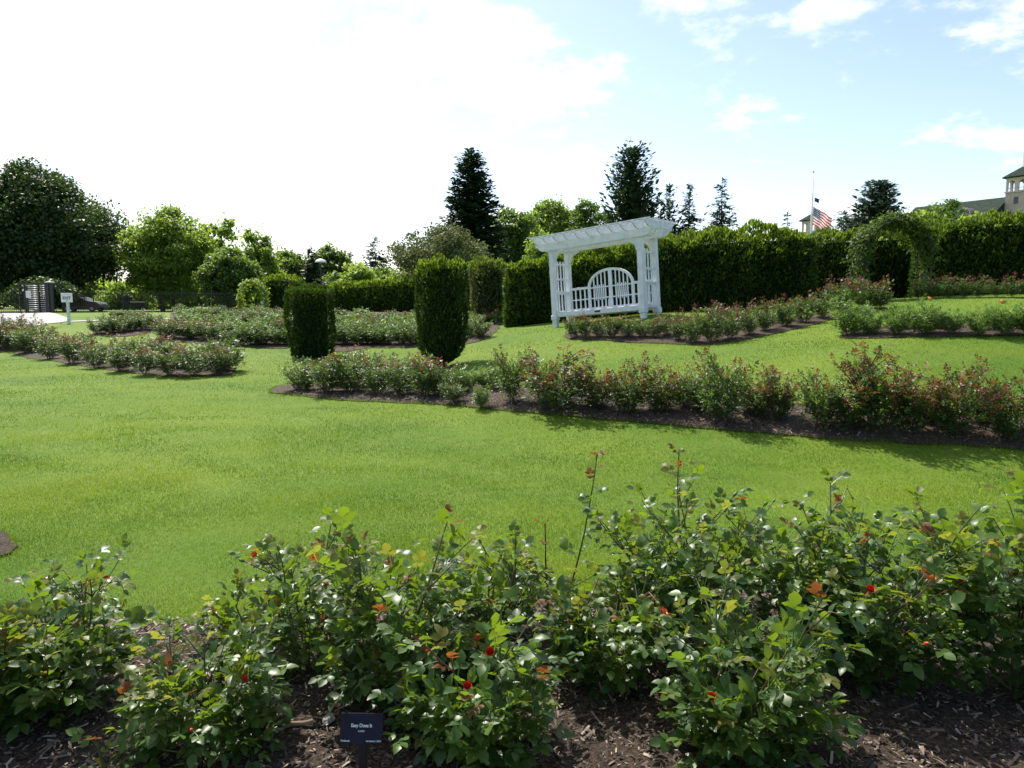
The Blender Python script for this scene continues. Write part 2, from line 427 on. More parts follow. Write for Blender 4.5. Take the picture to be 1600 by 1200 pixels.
def inpoly(poly, x, y):
    x = np.asarray(x); y = np.asarray(y); ins = np.zeros(x.shape, bool); k = len(poly)
    for i in range(k):
        x1, y1 = poly[i]; x2, y2 = poly[(i+1) % k]
        if y1 == y2: continue
        c = ((y1 > y) != (y2 > y)) & (x < (x2-x1)*(y-y1)/(y2-y1)+x1)
        ins ^= c
    return ins
def smooth_poly(pts, sub=6):
    out = []; k = len(pts)
    for i in range(k):
        p0, p1, p2, p3 = (np.array(pts[(i+j-1) % k]) for j in range(4))
        for s in range(sub):
            u = s/sub
            out.append(tuple(0.5*((2*p1)+(-p0+p2)*u+(2*p0-5*p1+4*p2-p3)*u*u+(-p0+3*p1-3*p2+p3)*u**3)))
    return out
BEDS = []
def sheet(name, poly, mat, step, off, mound=0.0, kind='structure', rough=0.0):
    xs = [p[0] for p in poly]; ys = [p[1] for p in poly]
    a, c = np.meshgrid(np.arange(min(xs), max(xs), step), np.arange(min(ys), max(ys), step))
    a = a.ravel() + rng.uniform(-.2, .2, a.size)*step; c = c.ravel() + rng.uniform(-.2, .2, c.size)*step
    k = inpoly(poly, a, c); a, c = a[k], c[k]
    # distance to outline
    P = np.array(poly); Q = np.roll(P, -1, 0); dmin = np.full(len(a), 1e9)
    for (p, q_) in zip(P, Q):
        d = q_-p; ln = max((d*d).sum(), 1e-9)
        tt = np.clip(((a-p[0])*d[0]+(c-p[1])*d[1])/ln, 0, 1)
        dmin = np.minimum(dmin, np.hypot(a-p[0]-tt*d[0], c-p[1]-tt*d[1]))
    k = dmin > step*0.35; a, c, dmin = a[k], c[k], dmin[k]
    vin = [Vector((x, y)) for x, y in poly] + [Vector((x, y)) for x, y in zip(a, c)]
    ne = len(poly)
    vo, eo, fo, _, _, _ = delaunay_2d_cdt(vin, [(i, (i+1) % ne) for i in range(ne)], [], 1, 1e-5)
    xo = np.array([v.x for v in vo]); yo = np.array([v.y for v in vo]); zo = Hn(xo, yo) + off
    zo[ne:ne+len(dmin)] += (mound*np.clip(dmin/0.35, 0, 1) + rough*rng.uniform(-1, 1, len(dmin)))[:len(zo)-ne]
    me = bpy.data.meshes.new(name); me.from_pydata([tuple(v) for v in np.stack([xo, yo, zo], 1)], [], [tuple(f) for f in fo]); me.update()
    me.polygons.foreach_set('use_smooth', np.ones(len(me.polygons), dtype=bool))
    o = add(name, me, None, mat); tag(o, kind=kind); return o
def g2(px, py):
    p = G(px, py); return (p.x, p.y)
def bed(pix, step, sm=True, extra=None, mound=0.03, rough=0.008):
    pts = [g2(*p) for p in pix] + (extra or [])
    poly = smooth_poly(pts, 5) if sm else pts
    # turf is cut by hand: the edge wavers
    fine_ = []
    for i in range(len(poly)):
        a, c = np.array(poly[i]), np.array(poly[(i+1) % len(poly)]); k = int(max(1, min(40, np.hypot(*(c-a))/(0.09 if a[1] < 14 else 0.3))))
        for j in range(k):
            p = a+(c-a)*j/k; d_ = 0.035 if p[1] < 14 else 0.06
            fine_.append((p[0]+d_*noise.noise(Vector((p[0]*3.1, p[1]*3.1, 1.0)))+d_*.7*noise.noise(Vector((p[0]*9, p[1]*9, 3.0))), p[1]+d_*noise.noise(Vector((p[0]*3.1, p[1]*3.1, 6.0)))+d_*.7*noise.noise(Vector((p[0]*9, p[1]*9, 8.0)))))
    poly = fine_
    BEDS.append(poly)
    return sheet('mulch_bed', poly, M['mulch'], step, 0.016, mound, 'structure', rough), poly

fg_edge = [(-260,990),(0,978),(150,985),(300,985),(450,975),(600,962),(750,950),(850,944),(1000,938),(1200,930),(1400,925),(1600,915),(1900,905)]
_, FG = bed(fg_edge, 0.09, False, [(5.2, 0.2), (-5.2, 0.2)], 0.03, 0.012)
bed([(-90,815),(-8,828),(20,848),(24,862),(2,874),(-90,884)], 0.08)
_, MIDB = bed([(424,613),(470,620),(600,629),(800,645),(1000,662),(1200,680),(1400,695),(1600,707),(1800,721),(1800,662),(1600,655),(1400,645),(1200,632),(1000,622),(800,606),(600,596),(450,603)], 0.16)
bed([(22,553),(60,562),(130,573),(220,585),(300,589),(360,586),(360,574),(300,566),(200,556),(100,546),(30,541)], 0.25)
bed([(-60,560),(0,552),(30,541),(50,528),(40,517),(0,512),(-60,512)], 0.3)
bed([(146,523),(200,526),(255,515),(240,502),(185,498),(150,508)], 0.3)
bed([(246,529),(300,537),(350,541),(400,544),(455,542),(460,515),(455,490),(280,487),(265,505)], 0.4)
bed([(512,541),(580,544),(660,543),(765,527),(770,500),(700,491),(520,489)], 0.4)
bed([(888,530),(960,534),(1040,538),(1120,539),(1190,526),(1250,513),(1305,497),(1290,492),(1200,502),(1100,510),(1000,512),(895,518)], 0.25)
bed([(1312,527),(1335,530),(1400,529),(1500,527),(1620,525),(1800,527),(1800,508),(1600,508),(1450,510),(1330,516)], 0.22)
0 and bed([(1425,470),(1500,469),(1600,467),(1750,466),(1750,459),(1600,459),(1480,462),(1432,464)], 0.3)
0 and bed([(1290,482),(1330,487),(1390,484),(1385,472),(1320,470)], 0.3)

# concrete path at the gate and a thin strip across the grass
pathp = [g2(*p) for p in [(-160,500),(-160,516),(-60,514),(40,512),(75,507),(104,503),(106,498),(95,494),(88,491),(40,489),(-60,489.5)]]
sheet('path', smooth_poly(pathp, 4), M['concrete'], 0.9, 0.03)
PATHP = pathp
strip = [(PT(106,503,37)[0], 37.0), (PT(270,503,37)[0], 37.4), (PT(270,503,37)[0], 37.9), (PT(106,503,37)[0], 37.5)]
sheet('path', strip, M['concrete'], 0.8, 0.03)
sheet('road', [(-90, 73.5), (-15, 73.5), (-15, 79.5), (-90, 79.5)], M['asphalt'], 2.0, 0.03)

# ------------------------------------------------------------------ grass
def kites(pos, d, nrm, L, W, fold=0.25, mid=0.45):
    """folded leaf of two triangles; arrays (N,3)"""
    d = d/np.linalg.norm(d, axis=1, keepdims=True)
    s = np.cross(nrm, d); s /= (np.linalg.norm(s, axis=1, keepdims=True)+1e-9)
    nn = np.cross(d, s)
    L = L[:, None]; W = W[:, None]
    a = pos; tip = pos + d*L
    l = pos + d*L*mid + s*W*0.5 + nn*W*fold
    r = pos + d*L*mid - s*W*0.5 + nn*W*fold
    V = np.stack([a, l, tip, r], 1).reshape(-1, 3)
    i = np.arange(len(pos))*4
    F = np.concatenate([np.stack([i, i+2, i+1], 1), np.stack([i, i+3, i+2], 1)])
    return V, F
def rand_dirs(n, up=0.0):
    v = rng.normal(size=(n, 3)); v /= np.linalg.norm(v, axis=1, keepdims=True); v[:, 2] += up
    return v/np.linalg.norm(v, axis=1, keepdims=True)

def grass_blades(total, y0, y1):
    """blades thin out and widen with distance so the sward stays even"""
    n_ = int(total*1.6); v = rng.random(n_)
    y = 1/((1-v)/y0 + v/y1)                      # density falls with distance squared per row
    x = rng.uniform(-1, 1, n_)*(y*0.80+0.9)
    k = np.ones(n_, bool)
    for P in BEDS + [PATHP]:
        k &= ~inpoly(P, x, y)
    x, y = x[k], y[k]; n_ = len(x)
    z = Hn(x, y) - 0.004
    az = rng.uniform(0, 2*math.pi, n_); lean = np.abs(rng.normal(0.0, 0.8, n_))
    def lut(sc, ax_, z0):                        # smooth patches of vigour, a little drawn out along the mowing direction
        gx_ = np.arange(-22, 22.01, 0.25/sc**.5); gy_ = np.arange(0, 28.01, 0.12/sc**.5)
        T = np.array([[noise.noise(Vector((a*sc*ax_, c*sc, z0))) for a in gx_] for c in gy_])
        i = (x+22)/(gx_[1]-gx_[0]); j = y/(gy_[1]-gy_[0]); a = np.clip(i.astype(int), 0, len(gx_)-2); c = np.clip(j.astype(int), 0, len(gy_)-2); u = np.clip(i-a, 0, 1); v = np.clip(j-c, 0, 1)
        return T[c, a]*(1-u)*(1-v)+T[c, a+1]*u*(1-v)+T[c+1, a]*(1-u)*v+T[c+1, a+1]*u*v
    ca, sa = math.cos(0.62), math.sin(0.62)
    band = np.sin(2*math.pi*(x*sa+y*ca)/1.15 + 1.2*lut(0.35, 1, 7.7))
    pat = np.clip(0.5+0.75*lut(0.5, 0.6, 0.3)+0.75*lut(1.9, 0.6, 4.3)+0.45*lut(4.5, 0.7, 2.2)+0.10*band, 0, 1)
    pat2 = np.clip(0.5+0.9*lut(1.1, 0.6, 9.1), 0, 1)
    h = (0.022+0.0008*y)*rng.uniform(0.5, 1.3, n_)*(0.6+0.7*pat2); w = 0.00075*y*rng.uniform(0.7, 1.3, n_)
    d = np.stack([np.cos(az)*np.sin(lean), np.sin(az)*np.sin(lean), np.cos(lean)], 1); a2 = rng.uniform(0, 2*math.pi, n_)
    s = np.stack([np.cos(a2), np.sin(a2), np.zeros(n_)], 1)*w[:, None]*0.5
    p = np.stack([x, y, z], 1)
    Vv = np.stack([p-s, p+s, p+d*h[:, None]], 1).reshape(-1, 3)
    tint = np.clip(0.30*rng.random(n_)+0.66*pat, 0, 0.9)
    tint = np.where(rng.random(n_) < 0.025, 1.0, tint)
    return Vv, np.repeat(tint, 3)
GV, GT = grass_blades(700000, 3.0, 24.0)
def edge_fringe(poly, dens, hgt, ymax):
    P = np.array(poly); Q = np.roll(P, -1, 0); out = []; ti = []
    for p, q_ in zip(P, Q):
        if min(p[1], q_[1]) > ymax or max(p[1], q_[1]) < 2.2: continue
        L = np.hypot(*(q_-p)); n_ = int(L*dens)
        if n_ < 1: continue
        u = rng.random(n_)[:, None]; c = p+(q_-p)*u + rng.normal(0, 0.018, (n_, 2)); z = Hn(c[:, 0], c[:, 1])
        a = rng.uniform(0, 2*math.pi, n_); le = np.abs(rng.normal(0, .7, n_)); h = hgt*rng.uniform(.4, 1.3, n_); w = np.maximum(.003, .0008*c[:, 1])*rng.uniform(.7, 1.3, n_)
        b0 = np.stack([c[:, 0], c[:, 1], z], 1); s_ = np.stack([np.cos(a+1.5), np.sin(a+1.5), 0*a], 1)*w[:, None]/2
        tip = b0+np.stack([np.cos(a)*np.sin(le), np.sin(a)*np.sin(le), np.cos(le)], 1)*h[:, None]
        out.append(np.stack([b0-s_, b0+s_, tip], 1).reshape(-1, 3)); ti.append(np.repeat(.28+rng.random(n_)*.5, 3))
    return out, ti
for i_, P_ in enumerate(BEDS):
    o_, t_ = edge_fringe(P_, 260 if i_ < 3 else 30, 0.05, 26)
    GV = np.concatenate([GV]+o_); GT = np.concatenate([GT]+t_)
grass = add('lawn_grass', np_mesh('lawn_grass', GV, np.arange(len(GV)).reshape(-1, 3), M['grass'], False, GT))
tag(grass, 'short mown green lawn grass around the rose beds', 'grass', kind='stuff')

# ------------------------------------------------------------------ mulch chips
def chips(name, poly, dens, size, ymax, label, ymin=0):
    xs = [p[0] for p in poly]; ys = [p[1] for p in poly]
    x0, x1, y0, y1 = min(xs), max(xs), max(min(ys), ymin), min(max(ys), ymax)
    n_ = int((x1-x0)*(y1-y0)*dens)
    x = rng.uniform(x0, x1, n_); y = rng.uniform(y0, y1, n_); k = inpoly(poly, x, y) & (np.abs(x) < y*0.78+0.9)
    x, y = x[k], y[k]; n_ = len(x)
    z = Hn(x, y) + 0.046 + rng.uniform(-0.006, 0.012, n_)
    az = rng.uniform(0, 2*math.pi, n_); el = rng.normal(0, 0.35, n_)
    d = np.stack([np.cos(az)*np.cos(el), np.sin(az)*np.cos(el), np.sin(el)], 1)
    nr = rand_dirs(n_, 1.2)
    L = size*np.exp(rng.normal(0, 0.65, n_)); W = np.minimum(L*rng.uniform(0.14, 0.45, n_), 0.011)
    s = np.cross(nr, d); s /= np.linalg.norm(s, axis=1, keepdims=True); nn = np.cross(d, s)
    p = np.stack([x, y, z], 1); L = L[:, None]; W = W[:, None]
    Vs = np.stack([p-d*L/2-s*W/2, p-d*L/2+s*W*0.35, p+d*L/2+s*W/2, p+d*L/2-s*W*0.3, p+nn*W*0.35-d*L*0.2, p+nn*W*0.35+d*L*0.25], 1).reshape(-1, 3)
    i = np.arange(n_)*6
    Fs = np.concatenate([np.stack([i+a, i+b_, i+c_], 1) for a, b_, c_ in ((0,4,1),(1,4,5),(1,5,2),(2,5,3),(3,5,4),(3,4,0))])
    o = add(name, np_mesh(name, Vs, Fs, M['chip'], False, np.repeat(rng.random(n_)**1.4, 6)))
    tag(o, label, 'mulch', kind='stuff')
chips('mulch_chips', FG, 5600, 0.0135, 4.2, 'loose brown bark chips covering the bed around the name plaque', 1.6)
chips('mulch_chips', MIDB, 700, 0.024, 14, 'loose brown bark chips in the long bed below the arbor slope')
# ------------------------------------------------------------------ roses
def leaflet_full(L, W, fold, curl):
    V = [(0,0,0)]
    for s, w in ((0.22,0.74),(0.52,1.0),(0.80,0.58)):
        z = -curl*s*s*L
        V += [(s*L, W*w/2, z+fold*W*w/2), (s*L, 0, z), (s*L, -W*w/2, z+fold*W*w/2)]
    V.append((L, 0, -curl*L*1.15))
    F = [(0,2,1),(0,3,2)]
    for r in (1, 4):
        F += [(r,r+1,r+4,r+3),(r+1,r+2,r+5,r+4)]
    F += [(7,8,10),(8,9,10)]
    return V, F
def compound_leaf(name, seed, mats, nl=5):
    """one rose leaf: a stalk with five leaflets, about 1 unit long along +X"""
    rr = random.Random(seed); mb = MB()
    bend = rr.uniform(0.05, 0.35)
    def st(s): return Vector((s, 0.02*math.sin(s*5+seed), 0.10*s-bend*s*s))
    mb.v += [tuple(st(s)+Vector((0, w, 0))) for s in (0, .33, .66) for w in (-.012, .012)]
    mb.f += [(0,2,3,1),(2,4,5,3)]
    spec = [(0.66, 0, 0.40)]
    if nl >= 3: spec += [(0.58, 62, 0.35), (0.58, -62, 0.35)]
    if nl >= 5: spec += [(0.30, 70, 0.29), (0.30, -70, 0.29)]
    for s, ang, ln in spec:
        ln *= rr.uniform(0.88, 1.12); ang += rr.uniform(-9, 9)
        V, F = leaflet_full(ln, ln*rr.uniform(0.66, 0.78), rr.uniform(0.08, 0.38), rr.uniform(0.02, 0.38))
        Mx = Matrix.Translation(st(s)) @ Matrix.Rotation(R(ang), 4, 'Z') @ Matrix.Rotation(R(rr.uniform(-22, 22)), 4, 'X') @ Matrix.Rotation(R(rr.uniform(-12, 20)), 4, 'Y')
        k = len(mb.v); mb.v += [tuple(Mx @ Vector(v)) for v in V]; mb.f += [tuple(i+k for i in f) for f in F]
    return [mb.mesh(name, m_, True) for m_ in mats]
LEAFM = [compound_leaf('rose_leaf', i, (M['rose_leaf'], M['rose_leaf_young'], M['rose_leaf_red']), 5 if i % 4 else 3) for i in range(9)]

def orient(d, up):
    x = Vector(d).normalized(); z = Vector(up); z = z - x*z.dot(x)
    z = z.normalized() if z.length > 1e-5 else x.orthogonal().normalized()
    y = z.cross(x)
    return Matrix((x, y, z)).transposed()

def grow_rose(h, spread, ncanes, rr, leaf=0.115, shoots=(3, 5), bare=0.18, stiff=0.5, node=0.05, cr=1.0):
    canes, leaves, tips = [], [], []
    def run(p0, d0, length, r0, bend_up, first):
        pts = [Vector(p0)]; d = Vector(d0).normalized(); nseg = max(4, int(length/0.06)); st_ = length/nseg
        for i in range(nseg):
            d = (d + Vector((rr.uniform(-.10,.10), rr.uniform(-.10,.10), bend_up + rr.uniform(-.05,.05)))).normalized()
            pts.append(pts[-1] + d*st_)
        return pts
    def leafup(pts, t0, ph, sc, tip):
        L = sum((pts[i+1]-pts[i]).length for i in range(len(pts)-1)); k = max(3, int(L*(1-t0)/node))+1
        for j in range(k):
            t = 0.985 if j == k-1 else t0 + (1-t0)*(j+rr.uniform(0.2, 0.8))/(k-1); f = t*(len(pts)-1); i = min(int(f), len(pts)-2)
            p = pts[i].lerp(pts[i+1], f-i); tg = (pts[i+1]-pts[i]).normalized(); ph += 2.4+rr.uniform(-.4,.4)
            a = tg.orthogonal().normalized(); b_ = tg.cross(a)
            out = a*math.cos(ph)+b_*math.sin(ph)
            rad = Vector((p.x, p.y, 0)); rad = rad.normalized() if rad.length > .02 else Vector((0,0,0))
            d = out*0.9 + tg*(0.55 if t < .85 else 1.0) + rad*0.3
            up = Vector((rr.uniform(-.35,.35), rr.uniform(-.35,.35), 1.0)) + tg*0.3
            sz = leaf*sc*rr.uniform(0.75, 1.2)*(0.9 if t > 0.9 else 1.0)
            leaves.append((p, d, up, sz, t if tip else t*0.8))
    for c in range(ncanes):
        az = 2*math.pi*(c+rr.uniform(-.3,.3))/ncanes; ln = h*(rr.uniform(0.50, 0.90) if c else 1.02)*(1.0 if ncanes > 2 or c == 0 else 1.25)
        lean = rr.uniform(0.15, 0.95)*spread/h*1.25*(0.35 if c == 0 else 1)
        d0 = (math.cos(az)*lean, math.sin(az)*lean, 1)
        p0 = (math.cos(az)*0.05, math.sin(az)*0.05, -0.02)
        pts = run(p0, d0, ln, 0.006, 0.02*stiff, True)
        zmax = max(p.z for p in pts); k = min(1.0, h*rr.uniform(.88,1.0)/max(zmax, .01)) if (zmax > h or c == 0) else 1.0
        if c == 0: k = h/max(zmax, .01)
        pts = [Vector((p.x, p.y, p.z*k)) for p in pts]
        canes.append((pts, 0.0065*cr, 0.0026*cr)); leafup(pts, bare+rr.uniform(0,.08), rr.uniform(0, 6), 1.0, True)
        tips.append((pts[-1], (pts[-1]-pts[-2]).normalized()))
        for s_ in range(rr.randint(*shoots)):
            t = rr.uniform(0.08, 0.85); f = t*(len(pts)-1); i = int(f); p = pts[i].lerp(pts[i+1], f-i)
            a2 = az + rr.uniform(-1.9, 1.9)
            sp_ = run(p, (math.cos(a2), math.sin(a2), rr.uniform(0.15, 0.8)+t*0.7), h*rr.uniform(0.20, 0.34)*min(1.25, spread/h*2+.35), 0.003, 0.07*stiff, False)
            sp_ = [Vector((q_.x, q_.y, min(q_.z, h*rr.uniform(.86,.98)))) for q_ in sp_]
            canes.append((sp_, 0.0036*cr, 0.002*cr)); leafup(sp_, 0.1, rr.uniform(0, 6), 0.92, True)
            tips.append((sp_[-1], (sp_[-1]-sp_[-2]).normalized()))
    return canes, leaves, tips

def bud_mesh(name, red):
    mb = MB(); mb.lathe([(0.002,0),(0.0055,0.004),(0.0075,0.011),(0.0055,0.020),(0.0012,0.028)], 7)
    me = mb.mesh(name, M['bud'] if not red else M['petal_red'], True); return me
BUD = bud_mesh('bud', False); BUDR = bud_mesh('bud', True)
def flower_mesh(name, mat, r=0.028):
    mb = MB(); rr = random.Random(5)
    for ring, (k, tilt, ln) in enumerate(((5, 62, 1.0), (5, 38, 0.85), (4, 16, 0.7))):
        for i in range(k):
            Mx = Matrix.Rotation(2*math.pi*(i+ring*.5)/k + rr.uniform(-.2,.2), 4, 'Z') @ Matrix.Rotation(R(90-tilt+rr.uniform(-8,8)), 4, 'Y').inverted()
            V, F = leaflet_full(r*ln, r*ln*1.15, 0.25, -0.35)
            Mx = Matrix.Rotation(2*math.pi*(i+ring*.5)/k, 4, 'Z') @ Matrix.Rotation(-R(90-tilt), 4, 'Y')
            kk = len(mb.v); mb.v += [tuple(Mx @ Vector(v)) for v in V]; mb.f += [tuple(j+kk for j in f) for f in F]
    return mb.mesh(name, mat, True)
FLR = flower_mesh('flower', M['petal_red'], 0.022); FLO = flower_mesh('flower', M['petal_orange'], 0.028); FLA = flower_mesh('flower', M['petal_apricot'], 0.05)

def near_rose(px, py_base, py_top, label, seed, spread=0.30, ncanes=7, leaf=0.115, flowers=(), red=0.06, young=0.15, shoots=(5, 8), bare=0.10, dx=0, dy=0):
    leaf *= 1.14; ncanes = ncanes + (3 if ncanes > 5 else 0); red *= 0.6
    p = G(px, py_base); D = p.y
    u, dyy, dz = ray(px, py_top); ztop = EYE + dz*(D/dyy); h = max(0.25, ztop - p.z)
    rr = random.Random(seed)
    root = empty('rose_bush', (p.x, p.y, p.z+0.02), 0, label, 'rose bush', 'rose bushes in the bed with the name plaque')
    canes, leaves, tips = grow_rose(h, spread, ncanes, rr, leaf, shoots, bare)
    for i, (pts, a, c) in enumerate(canes):
        mb = MB(); nn = len(pts); mb.tube(pts, [a+(c-a)*j/(nn-1) for j in range(nn)], 5, False)
        mb.build('cane', M['cane_red'] if rr.random() < 0.22 else M['cane_green'], root, True)
    rr.shuffle(leaves)
    # outermost leaves are picked apart, what lies inside the bush is one part
    leaves.sort(key=lambda l: -(math.hypot(l[0].x, l[0].y)*0.8 + l[0].z - 0.5*l[0].y))
    inner = leaves[290:]
    for (q, d, up, sz, t) in leaves[:290]:
        v = LEAFM[rr.randrange(9)]; hf = q.z/h
        r_ = rr.random(); k = 0
        if t > 0.8 and hf > 0.55:
            if r_ < red*2.6: k = 2
            elif r_ < red*2.6+young*3.5: k = 1
        elif r_ < red*0.08: k = 2
        elif r_ < red*0.08+young*0.35: k = 1
        o = bpy.data.objects.new('leaf', v[k]); link(o, root)
        o.matrix_basis = Matrix.Translation(q) @ orient(d, up).to_4x4() @ Matrix.Scale(sz*(1, .8, .72)[k], 4)
    if inner:
        mb = MB()
        for (q, d, up, sz, t) in inner:
            v = LEAFM[rr.randrange(9)][0]; Mx = Matrix.Translation(q) @ orient(d, up).to_4x4() @ Matrix.Scale(sz, 4)
            k = len(mb.v); mb.v += [tuple(Mx @ w.co) for w in v.vertices]; mb.f += [tuple(i+k for i in pl.vertices) for pl in v.polygons]
        tag(mb.build('inner_leaves', M['rose_inner'], root, True), kind='stuff')
    for (q, d) in tips:
        if rr.random() < 0.5:
            o = bpy.data.objects.new('bud', BUDR if rr.random() < 0.03 else BUD); link(o, root)
            s_ = rr.uniform(0.7, 1.15)
            o.matrix_basis = Matrix.Translation(q) @ d.to_track_quat('Z', 'Y').to_matrix().to_4x4() @ Matrix.Scale(s_, 4)
    for (fx, fy, fm) in flowers:       # blooms sit on the shoot tip that stands nearest to where the photo shows one
        u, dyy, dz = ray(fx, fy); k = (D-0.12)/dyy; want = Vector((u*k-p.x, -0.12, EYE+dz*k-p.z-0.02))
        q, d = min(tips, key=lambda td: (td[0].x-want.x)**2+(td[0].z-want.z)**2+0.15*(td[0].y+0.2)**2)
        q = q + d*0.02
        st_ = MB().tube([q-d*0.03, q+d*0.004], 0.0022, 5).build('flower_stalk', M['cane_green'], root)
        o = bpy.data.objects.new('flower', fm); link(o, root); s_ = rr.uniform(.8, 1.05)
        o.matrix_basis = Matrix.Translation(q) @ d.to_track_quat('Z', 'Y').to_matrix().to_4x4() @ Matrix.Scale(s_, 4)
    return root

near_rose(100, 1120, 892, 'broad dense rose bush with one orange red bloom at its shaded middle', 11, 0.34, 9, 0.115, [(104,1070,FLR)], 0.05)
near_rose(-25, 1150, 975, 'leafy rose bush with bronze young leaves beside the broad one-bloom bush', 12, 0.30, 8, 0.11)
near_rose(335, 1185, 985, 'low spreading rose bush left of the name plaque with a red bud', 13, 0.36, 10, 0.105, [(357,1055,FLR)], 0.05)
near_rose(195, 1215, 1120, 'tiny young rose shoot with yellow and bronze leaves in bare mulch', 14, 0.08, 2, 0.10, (), 0.5, 0.6, (1, 1), 0.1)
near_rose(485, 1045, 832, 'narrow upright rose bush behind the name plaque with bronze top leaf', 15, 0.20, 6, 0.11, [(425,887,FLO)], 0.10)
near_rose(395, 1008, 925, 'short pale rose bush at the edge of the mown lawn', 16, 0.20, 5, 0.10, (), 0.08, 0.35)
near_rose(610, 1110, 822, 'tall rose bush right behind the name plaque with coppery top shoots', 17, 0.26, 7, 0.125, (), 0.16)
near_rose(745, 1190, 960, 'glossy rose bush right of the name plaque with several red buds', 18, 0.30, 9, 0.115, [(735,1001,FLR),(720,1038,FLR)], 0.08)
near_rose(770, 1022, 838, 'airy rose bush standing in front of bare mown lawn by the twin shoots', 19, 0.22, 7, 0.11, (), 0.06)
near_rose(872, 1000, 722, 'two tall thin coppery shoots with sparse leaves', 20, 0.06, 2, 0.10, (), 0.9, 0.4, (1, 2), 0.25)
near_rose(945, 1075, 900, 'rose bush with a salmon pink open bloom near its top', 21, 0.28, 8, 0.105, [(1020,945,FLO)], 0.08)
near_rose(1065, 1030, 722, 'tallest peaked rose bush with green leaves up to its tip', 22, 0.36, 9, 0.11, (), 0.05, 0.14)
near_rose(1155, 1200, 915, 'big bushy rose bush carrying a single small crimson bud', 23, 0.36, 11, 0.115, [(1106,1043,FLR)], 0.04)
near_rose(1245, 1050, 772, 'upright rose bush between the peaked bush and the wide one', 24, 0.26, 8, 0.11, (), 0.05, 0.14)
near_rose(1365, 1075, 785, 'wide rose bush with an orange bloom on its right shoulder', 25, 0.36, 10, 0.115, [(1318,870,FLR),(1422,876,FLO)], 0.05, 0.12)
near_rose(1590, 1095, 770, 'tall rose bush with red buds past the patch of open mulch', 26, 0.32, 9, 0.12, [(1473,952,FLR),(1500,1000,FLR)], 0.06)
near_rose(1470, 960, 880, 'short rose bush at the lawn edge with drooping brownish leaves', 27, 0.16, 4, 0.09, (), 0.2)
near_rose(1720, 1110, 860, 'leafy rose bush next to the tall red-budded one', 28, 0.3, 8, 0.115)

# ---- bushes of the beds further off: foliage too small to pick apart
def kite_leaves(leaves, nl=5):
    P, D_, U, Ls, Ws, Ti = [], [], [], [], [], []
    for (q, d, up, sz, t, ti) in leaves:
        mx = orient(d, up)
        spec = [(0.62, 0, 0.42), (0.52, 62, 0.36), (0.52, -62, 0.36), (0.25, 70, 0.31), (0.25, -70, 0.31)][:nl]
        for s, a, l in spec:
            dl = Vector((math.cos(R(a)), math.sin(R(a)), random.uniform(-.45, .3)))
            P.append(q + mx @ Vector((s*sz, 0, 0))); D_.append(mx @ dl); U.append(mx @ Vector((random.uniform(-.4,.4), random.uniform(-.4,.4), 1)))
            Ls.append(l*sz); Ws.append(l*sz*0.74); Ti.append(ti)
    V, F = kites(np.array(P), np.array(D_), np.array(U), np.array(Ls), np.array(Ws), 0.22)
    return V, F, np.repeat(np.array(Ti), 4)
PROTO = {}
def bush_proto(kind, i):
    """meshes of a one-metre rose bush: stems, foliage, shoots"""
    rr = random.Random(hash((kind, i)) % 9999 if False else i*31+len(kind)*7)
    par = dict(copper=(0.42, 10, 0.145, 0.08, 0.64), bronze=(0.42, 10, 0.15, 0.05, 0.28), green=(0.50, 10, 0.16, 0.04, 0.97), light=(0.56, 10, 0.17, 0.04, 0.99), crimson=(0.40, 8, 0.15, 0.08, 0.55))[kind]
    canes, leaves, tips = grow_rose(1.0, par[0], par[1], rr, par[2], (6, 9), par[3], 0.5, 0.06)
    mb = MB()
    for (pts, a, c) in canes:
        pp = pts[::2]+[pts[-1]]; mb.tube(pp, [0.0065-0.0048*j/(len(pp)-1) for j in range(len(pp))], 4, False)
    stem = mb.mesh('stems', M['wood_stem'])
    g_, r_ = [], []
    for (q, d, up, sz, t) in leaves:
        hf = q.z; red = (t > 0.7 and hf > par[4] and rr.random() < (0.85 if kind == 'bronze' else 0.7)) or (hf > 0.9 and kind in ('copper', 'crimson', 'bronze'))
        ti = min(1, max(0, rr.gauss(0.4, 0.25) + 0.25*(t > .8)))
        (r_ if red else g_).append((q, d, up, sz*(0.92 if red else 1), t, ti))
    V, F, T = kite_leaves(g_)
    fol = np_mesh('foliage', V, F, M['rose_stuff_light' if kind == 'light' else 'rose_stuff'], False, T)
    sh = None
    if len(r_) > 3:
        V, F, T = kite_leaves(r_, 5)
        sh = np_mesh('young_shoots', V, F, M['crimson' if kind == 'crimson' else 'copper'], False, T)
    return stem, fol, sh
for k in ('copper', 'green', 'light', 'crimson', 'bronze'):
    PROTO[k] = [bush_proto(k, i) for i in range(5)]
brr = random.Random(3)
def far_bush(px, py, hpx, kind, label, group, wide=1.0, flower=None):
    p = G(px, py); h = hpx*p.y/FPX
    root = empty('rose_bush', (p.x, p.y, p.z+0.02), brr.uniform(0, 6.28), label, 'rose bush', group)
    w = wide*brr.uniform(0.9, 1.15); root.scale = (h*w, h*w, h)
    st, fo, sh = PROTO[kind][brr.randrange(5)]
    o = add('stems', st, root)
    tag(add('foliage', fo, root), kind='stuff')
    if sh: tag(add('young_shoots', sh, root), kind='stuff')
    if flower:
        fl = bpy.data.objects.new('flower', flower); link(fl, root)
        fl.location = (0.1, -0.1, 0.98); fl.scale = (1.3/h, 1.3/h, 1.3/h)
        fl.rotation_euler = (R(40), 0, 0)
    return root
ROWN = ('one', 'two', 'three', 'four', 'five')
def J(a): return brr.uniform(-a, a)
g = 'roses in the long bed below the arbor slope'
